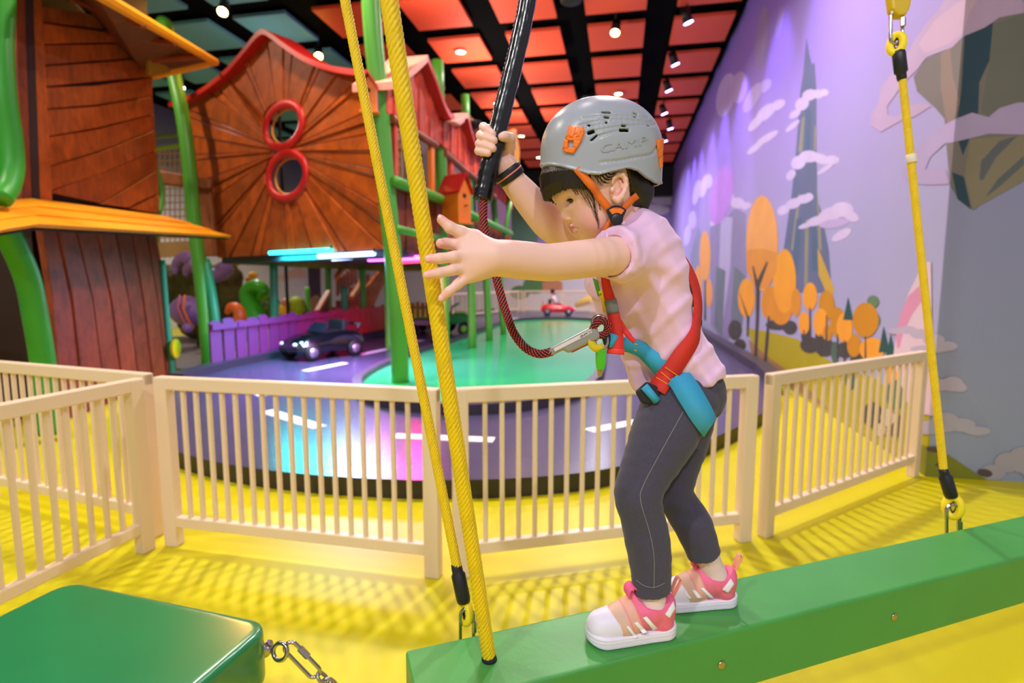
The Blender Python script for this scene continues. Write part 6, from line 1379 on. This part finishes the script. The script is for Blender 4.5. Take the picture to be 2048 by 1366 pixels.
for k, t_ in enumerate((30, 31.7, 33.4)):
    i = int(t_); f_ = t_ - i; c_ = P[i] * (1 - f_) + P[i + 1] * f_; T = unit(P[i + 1] - P[i]); b_ = np.cross(T, N[i]); MB().tube([c_ + N[i] * .0028 - b_ * .012, c_ + N[i] * .0028 + b_ * .012], .0007, 5).build('stitching', M_yth, bs)
# mesh back pad and black yoke
pad = [S(x, y, HV + .02) for x, y in ((1368, 552), (1385, 580), (1390, 606), (1383, 616), (1374, 600), (1366, 570))]
MB().prism(pad, V, .004, .05).build('back_pad', mat('black_mesh_pad', '2c2a28', .9, var=.6, vscale=500), har, bev=.002)
MB().prism([S(x, y, HV + .02) for x, y in ((1396, 636), (1403, 640), (1400, 668), (1390, 682), (1386, 668))], V, .004, .05).build('waist_yoke', mat('black_webbing', '18181a', .7), har, bev=.002)
MB().tube([S(1390, 684, HV + .02), S(1401, 660, HV + .02)], .003, 6).build('yoke_edge', M_yth, har)
# front strap hanging in front of the chest
fp = [S(x, y, HV + v_) for x, y, v_ in ((1207, 540, .045), (1213, 572, .05), (1222, 606, .052), (1229, 640, .055), (1232, 672, .058), (1232, 694, .060), (1231, 708, .060))]
FP = spline(fp, 5); FN = [unit(V * .85 - U * .55)] * len(FP)
fs_ = MB().ribbon(FP, FN, list(np.interp(np.linspace(0, 1, len(FP)), [0, .3, .6, 1], [.012, .018, .024, .028])), .0022, uvs=30).build('chest_strap', M_rw, har, True)
i0 = 9; MB().ribbon([p + FN[0] * .0012 for p in FP[i0:i0 + 5]], FN[i0:i0 + 5], .021, .002).build('reflective_band', M_grey, fs_, True)
p = FP[-3] + FN[0] * .003; b_ = unit(np.cross(FP[-1] - FP[-3], FN[0])); MB().tube([p - b_ * .008, p + b_ * .008], .0007, 5).build('stitching', M_yth, fs_)
MB().ribbon(FP[-5:], [n + 0 for n in FN[-5:]], .029, .0042).build('strap_fold', M_rw, fs_, True)
dq = spline([S(x, y, HV + v_) for x, y, v_ in ((1228, 610, .04), (1240, 645, .055), (1258, 672, .075), (1270, 684, .085))], 4); MB().ribbon(dq, [unit(V * .8 - U * .5)] * len(dq), [.006] * 4 + [.010] * 5 + [.008] * (len(dq) - 9), .002, uvs=30).build('chest_strap', M_rw, har, True)
dq = spline([S(x, y, HV + v_) for x, y, v_ in ((1214, 618, -.01), (1216, 640, -.012), (1222, 660, -.01))], 4); MB().ribbon(dq, [unit(V * .6 - U * .8)] * len(dq), .02, .002, uvs=30).build('chest_strap', M_rw, har, True)
# blue belt and leg loop
b1, P1_, N1_ = strap(CL, [(1246, 687), (1262, 690), (1285, 699), (1306, 714), (1326, 732), (1342, 748)], [.026, .026, .028, .032, .036, .036], .004, 'waist_belt', M_bw, har, th=.0024)
fr = spline([S(1214, 678, HV + .045), S(1228, 683, HV + .06), P1_[0]], 4); MB().ribbon(fr, [unit(V * .9 - U * .4)] * len(fr), .024, .0022, uvs=30).build('waist_belt', M_bw, har, True)
b2, P2_, N2_ = strap(CL, [(1343, 745), (1362, 765), (1378, 790), (1394, 818), (1408, 842), (1414, 853)], [.040, .043, .044, .044, .042, .040], .004, 'leg_loop', M_bw, har, th=.0024); b2['label'] = 'wide blue leg loop over the thigh'
for y_ in (-.006, .006):
    c_ = P1_[3]; T = unit(P1_[5] - P1_[0]); b_ = np.cross(T, N1_[3]); MB().tube([P1_[0] + N1_[0] * .003 + b_ * y_, P1_[9] + N1_[9] * .003 + b_ * y_], .0013, 5).build('stitching', M_yth, b1)
hb = onfield(CL, 1306, 790, .006)
MB().prism([hb[0] + fw * -.004 + rt * a_ + up * c_ for a_, c_ in ((-.028, .004), (-.008, .022), (.018, .010), (.014, -.010), (.0, -.018), (-.018, -.016))], -fw, .006, .006).build('hip_buckle', mat('black_webbing', '18181a', .7), har, bev=.003)
MB().tube([hb[0] - fw * .012 + rt * -.014 + up * .014, hb[0] - fw * .012 + rt * .008 - up * .012], .0075, 10).build('belt_roll', M_bw, har, True)
MB().prism([S(x, y, HV - .02) for x, y in ((1264, 742), (1275, 738), (1278, 756), (1272, 758))], V, .003, .01).build('strap_end', mat('black_webbing', '18181a', .7), har)
# belay point: carabiner, yellow loop, green clip
cb = thing('green_gate_carabiner', S(1200, 690, HV + .05), 'steel carabiner with yellow loop and green gate at the harness front', 'carabiner')
stadium(S(1200, 664, HV + .052), -up + rt * .1, rt, .055, .011, .0034, 'steel_body', M_steel, cb)
gv = mat('green_translucent', '58d818', .15, spec=.7, trans=.35); g0_ = S(1198, 697, HV + .055); g1_ = S(1199, 738, HV + .055)
MB().prism([S(x, y, HV + .05) for x, y in ((1190, 697), (1208, 697), (1207, 725), (1202, 740), (1192, 738), (1190, 722))], V, .010).build('green_gate', gv, cb, bev=.002)
MB().prism([S(x, y, HV + .05) for x, y in ((1194, 737), (1202, 738), (1201, 752), (1195, 752))], V, .006).build('brass_tip', mat('brass_tip', 'b8a040', .35, metal=.7), cb, bev=.001)
lpn = spline([S(1188, 668, HV + .05), S(1182, 684, HV + .056), S(1190, 696, HV + .058), S(1204, 694, HV + .056)], 5); MB().ribbon(lpn, [unit(V - WZ * .1)] * len(lpn), .013, .003).build('yellow_loop', mat('yellow_webbing', 'e8d020', .6), cb, True)
MB().prism([S(x, y, HV + .052) for x, y in ((1202, 672), (1216, 664), (1220, 690), (1208, 696))], V, .008).build('black_keeper', mat('black_webbing', '18181a', .7), cb, bev=.002)
MB().prism([S(x, y, HV + .03) for x, y in ((1214, 640), (1226, 640), (1226, 662), (1214, 658))], V, .010).build('blue_keeper', mat('navy_webbing', '1c4468', .7), cb, bev=.002)
# padded grip sleeve
sp = [dep(x, y, d) for x, y, d in ((1092, -260, 1.0), (1078, -160, 1.0), (1064, -60, 1.0), (1052, 20, 1.0), (1036, 95, 1.0), (1018, 170, 1.0), (1003, 230, 1.0), (990, 285, 1.0), (980, 330, 1.0), (970, 375, 1.0), (965, 400, 1.0))]
slv = thing('padded_grip_sleeve', dep(965, 400, 1.0), 'shiny black padded grip sleeve held in the raised hand', 'grip sleeve')
SP = spline(sp, 8); rr = [.0152 + .003 * (i / len(SP)) + .0003 * math.sin(i * .7) + .0003 * math.sin(i * 1.9) for i in range(len(SP))]
MB().tube(SP, rr, 20).build('sleeve', mat('shiny_black_vinyl', '0c0c0f', .22, spec=.6, bump=.25, bscale=45), slv, True)
top_ = sp[0]; MB().tube([top_, np.array([top_[0] + .1, top_[1] + .05, CEIL])], .008, 8).build('suspension_cord', M_blk, slv)
sg = MB(); 
for i in range(2, len(SP) - 12):
    q = SP[i] - rt * rr[i] * .98 - fw * .003; q2 = SP[i + 1] - rt * rr[i + 1] * .98 - fw * .003
    sg.tube([q + rt * .0015, (q + q2) / 2 - rt * .0012, q2 + rt * .0015], .0012, 5)
sg.build('lacing', mat('violet_gold_lacing', '5a4a7a', .4, var=.6, vscale=300), slv, True)
# lanyard: braided red and black cord
lan = thing('lanyard_cord', dep(1078, 708, .95), 'red and black braided lanyard from the grip sleeve to the harness', 'lanyard')
lpx = [(967, 395, .995), (967, 440, .99), (975, 490, .985), (988, 540, .98), (1001, 588, .97), (1012, 625, .965), (1027, 665, .955), (1050, 695, .945), (1078, 708, .935), (1106, 703, .928)]
LP_ = spline([dep(*q) for q in lpx], 14)
M_lr = mat('red_lanyard_yarn', 'c83c3c', .6); M_lk = mat('black_lanyard_yarn', '1c1214', .6)
def braid(P, r, name, par, pitch=.013):
    acc = [0]
    for i in range(1, len(P)): acc.append(acc[-1] + np.linalg.norm(P[i] - P[i - 1]))
    n = max(12, int(acc[-1] / .0013)); s = np.linspace(0, acc[-1], n); Q = np.stack([np.interp(s, acc, [p[j] for p in P]) for j in range(3)], 1)
    b = MB().tube(list(Q), r * .86, 12, mi=0)
    T = np.gradient(Q, axis=0); T /= np.linalg.norm(T, axis=1)[:, None]; a = unit(np.cross(T[0], fw)); A_ = []
    for i in range(n): a = unit(a - T[i] * (a @ T[i])); A_.append(a)
    A_ = np.array(A_); B_ = np.cross(T, A_)
    for k in range(6):
        for sg_ in (1, -1):
            w = 2 * math.pi * (k / 6 + sg_ * s / (pitch * 3)); rad = r * (.93 + .05 * np.sin(s * 2 * math.pi / pitch + k * math.pi) * sg_)
            pts = Q + rad[:, None] * (np.cos(w)[:, None] * A_ + np.sin(w)[:, None] * B_); b.tube(list(pts[::2]), r * .21, 5, mi=1 if (sg_ > 0) else 0)
    return b.build(name, [M_lk, M_lr], par, True)
braid(LP_, .0068, 'cord', lan)
# printed splice cover
s0 = dep(1103, 703.5, .928); s1 = dep(1186, 661, .918); sd_ = unit(s1 - s0); sn = unit(-fw - sd_ * (-fw @ sd_)); sb = np.cross(sd_, sn); sb = sb if sb @ up > 0 else -sb
cov = Field(); cov.cone(s0, s1, .0066, .0078, .004); cov.cone(s0 + sd_ * .028 - sb * .009, s1 - sb * .010, .0066, .0070, .006)
cv = cov.build('splice_cover', mat('clear_grey_cover', '9c9aa0', .25, spec=.6), lan, .0014)
MB().prism([s0 + sn * .0072 - sb * .002 + sd_ * .006, s1 + sn * .0078 - sb * .002 - sd_ * .003, s1 + sn * .0068 + sb * .0045 - sd_ * .003, s0 + sn * .0062 + sb * .004 + sd_ * .006], sn, .0008).build('white_label', mat('white_label', 'eae4e8', .4), cv)
def lm(u_, v_, z_): 
    o_ = s1 + sn * .0086 - sd_ * .004 - sd_ * .020 * u_ + sb * (.0028 - v_ * .0055); return o_ + sn * (.0003 if z_ > 0 else 0)
text_mesh('CAMP', lm, 'printed_lettering', mat('black_print', '141414', .6), cv)
MB().tube([s0 + sd_ * .03 - sb * .0165, s1 - sb * .0175], .0012, 6).build('stitched_edge', M_lr, cv)
lo_ = [(1184, 661, .917), (1190, 650, .915), (1200, 642, .915), (1211, 644, .917), (1215, 655, .92), (1210, 667, .922), (1198, 671, .92), (1186, 671, .918)]
braid(spline([dep(*q) for q in lo_], 10), .0056, 'end_loop', lan)
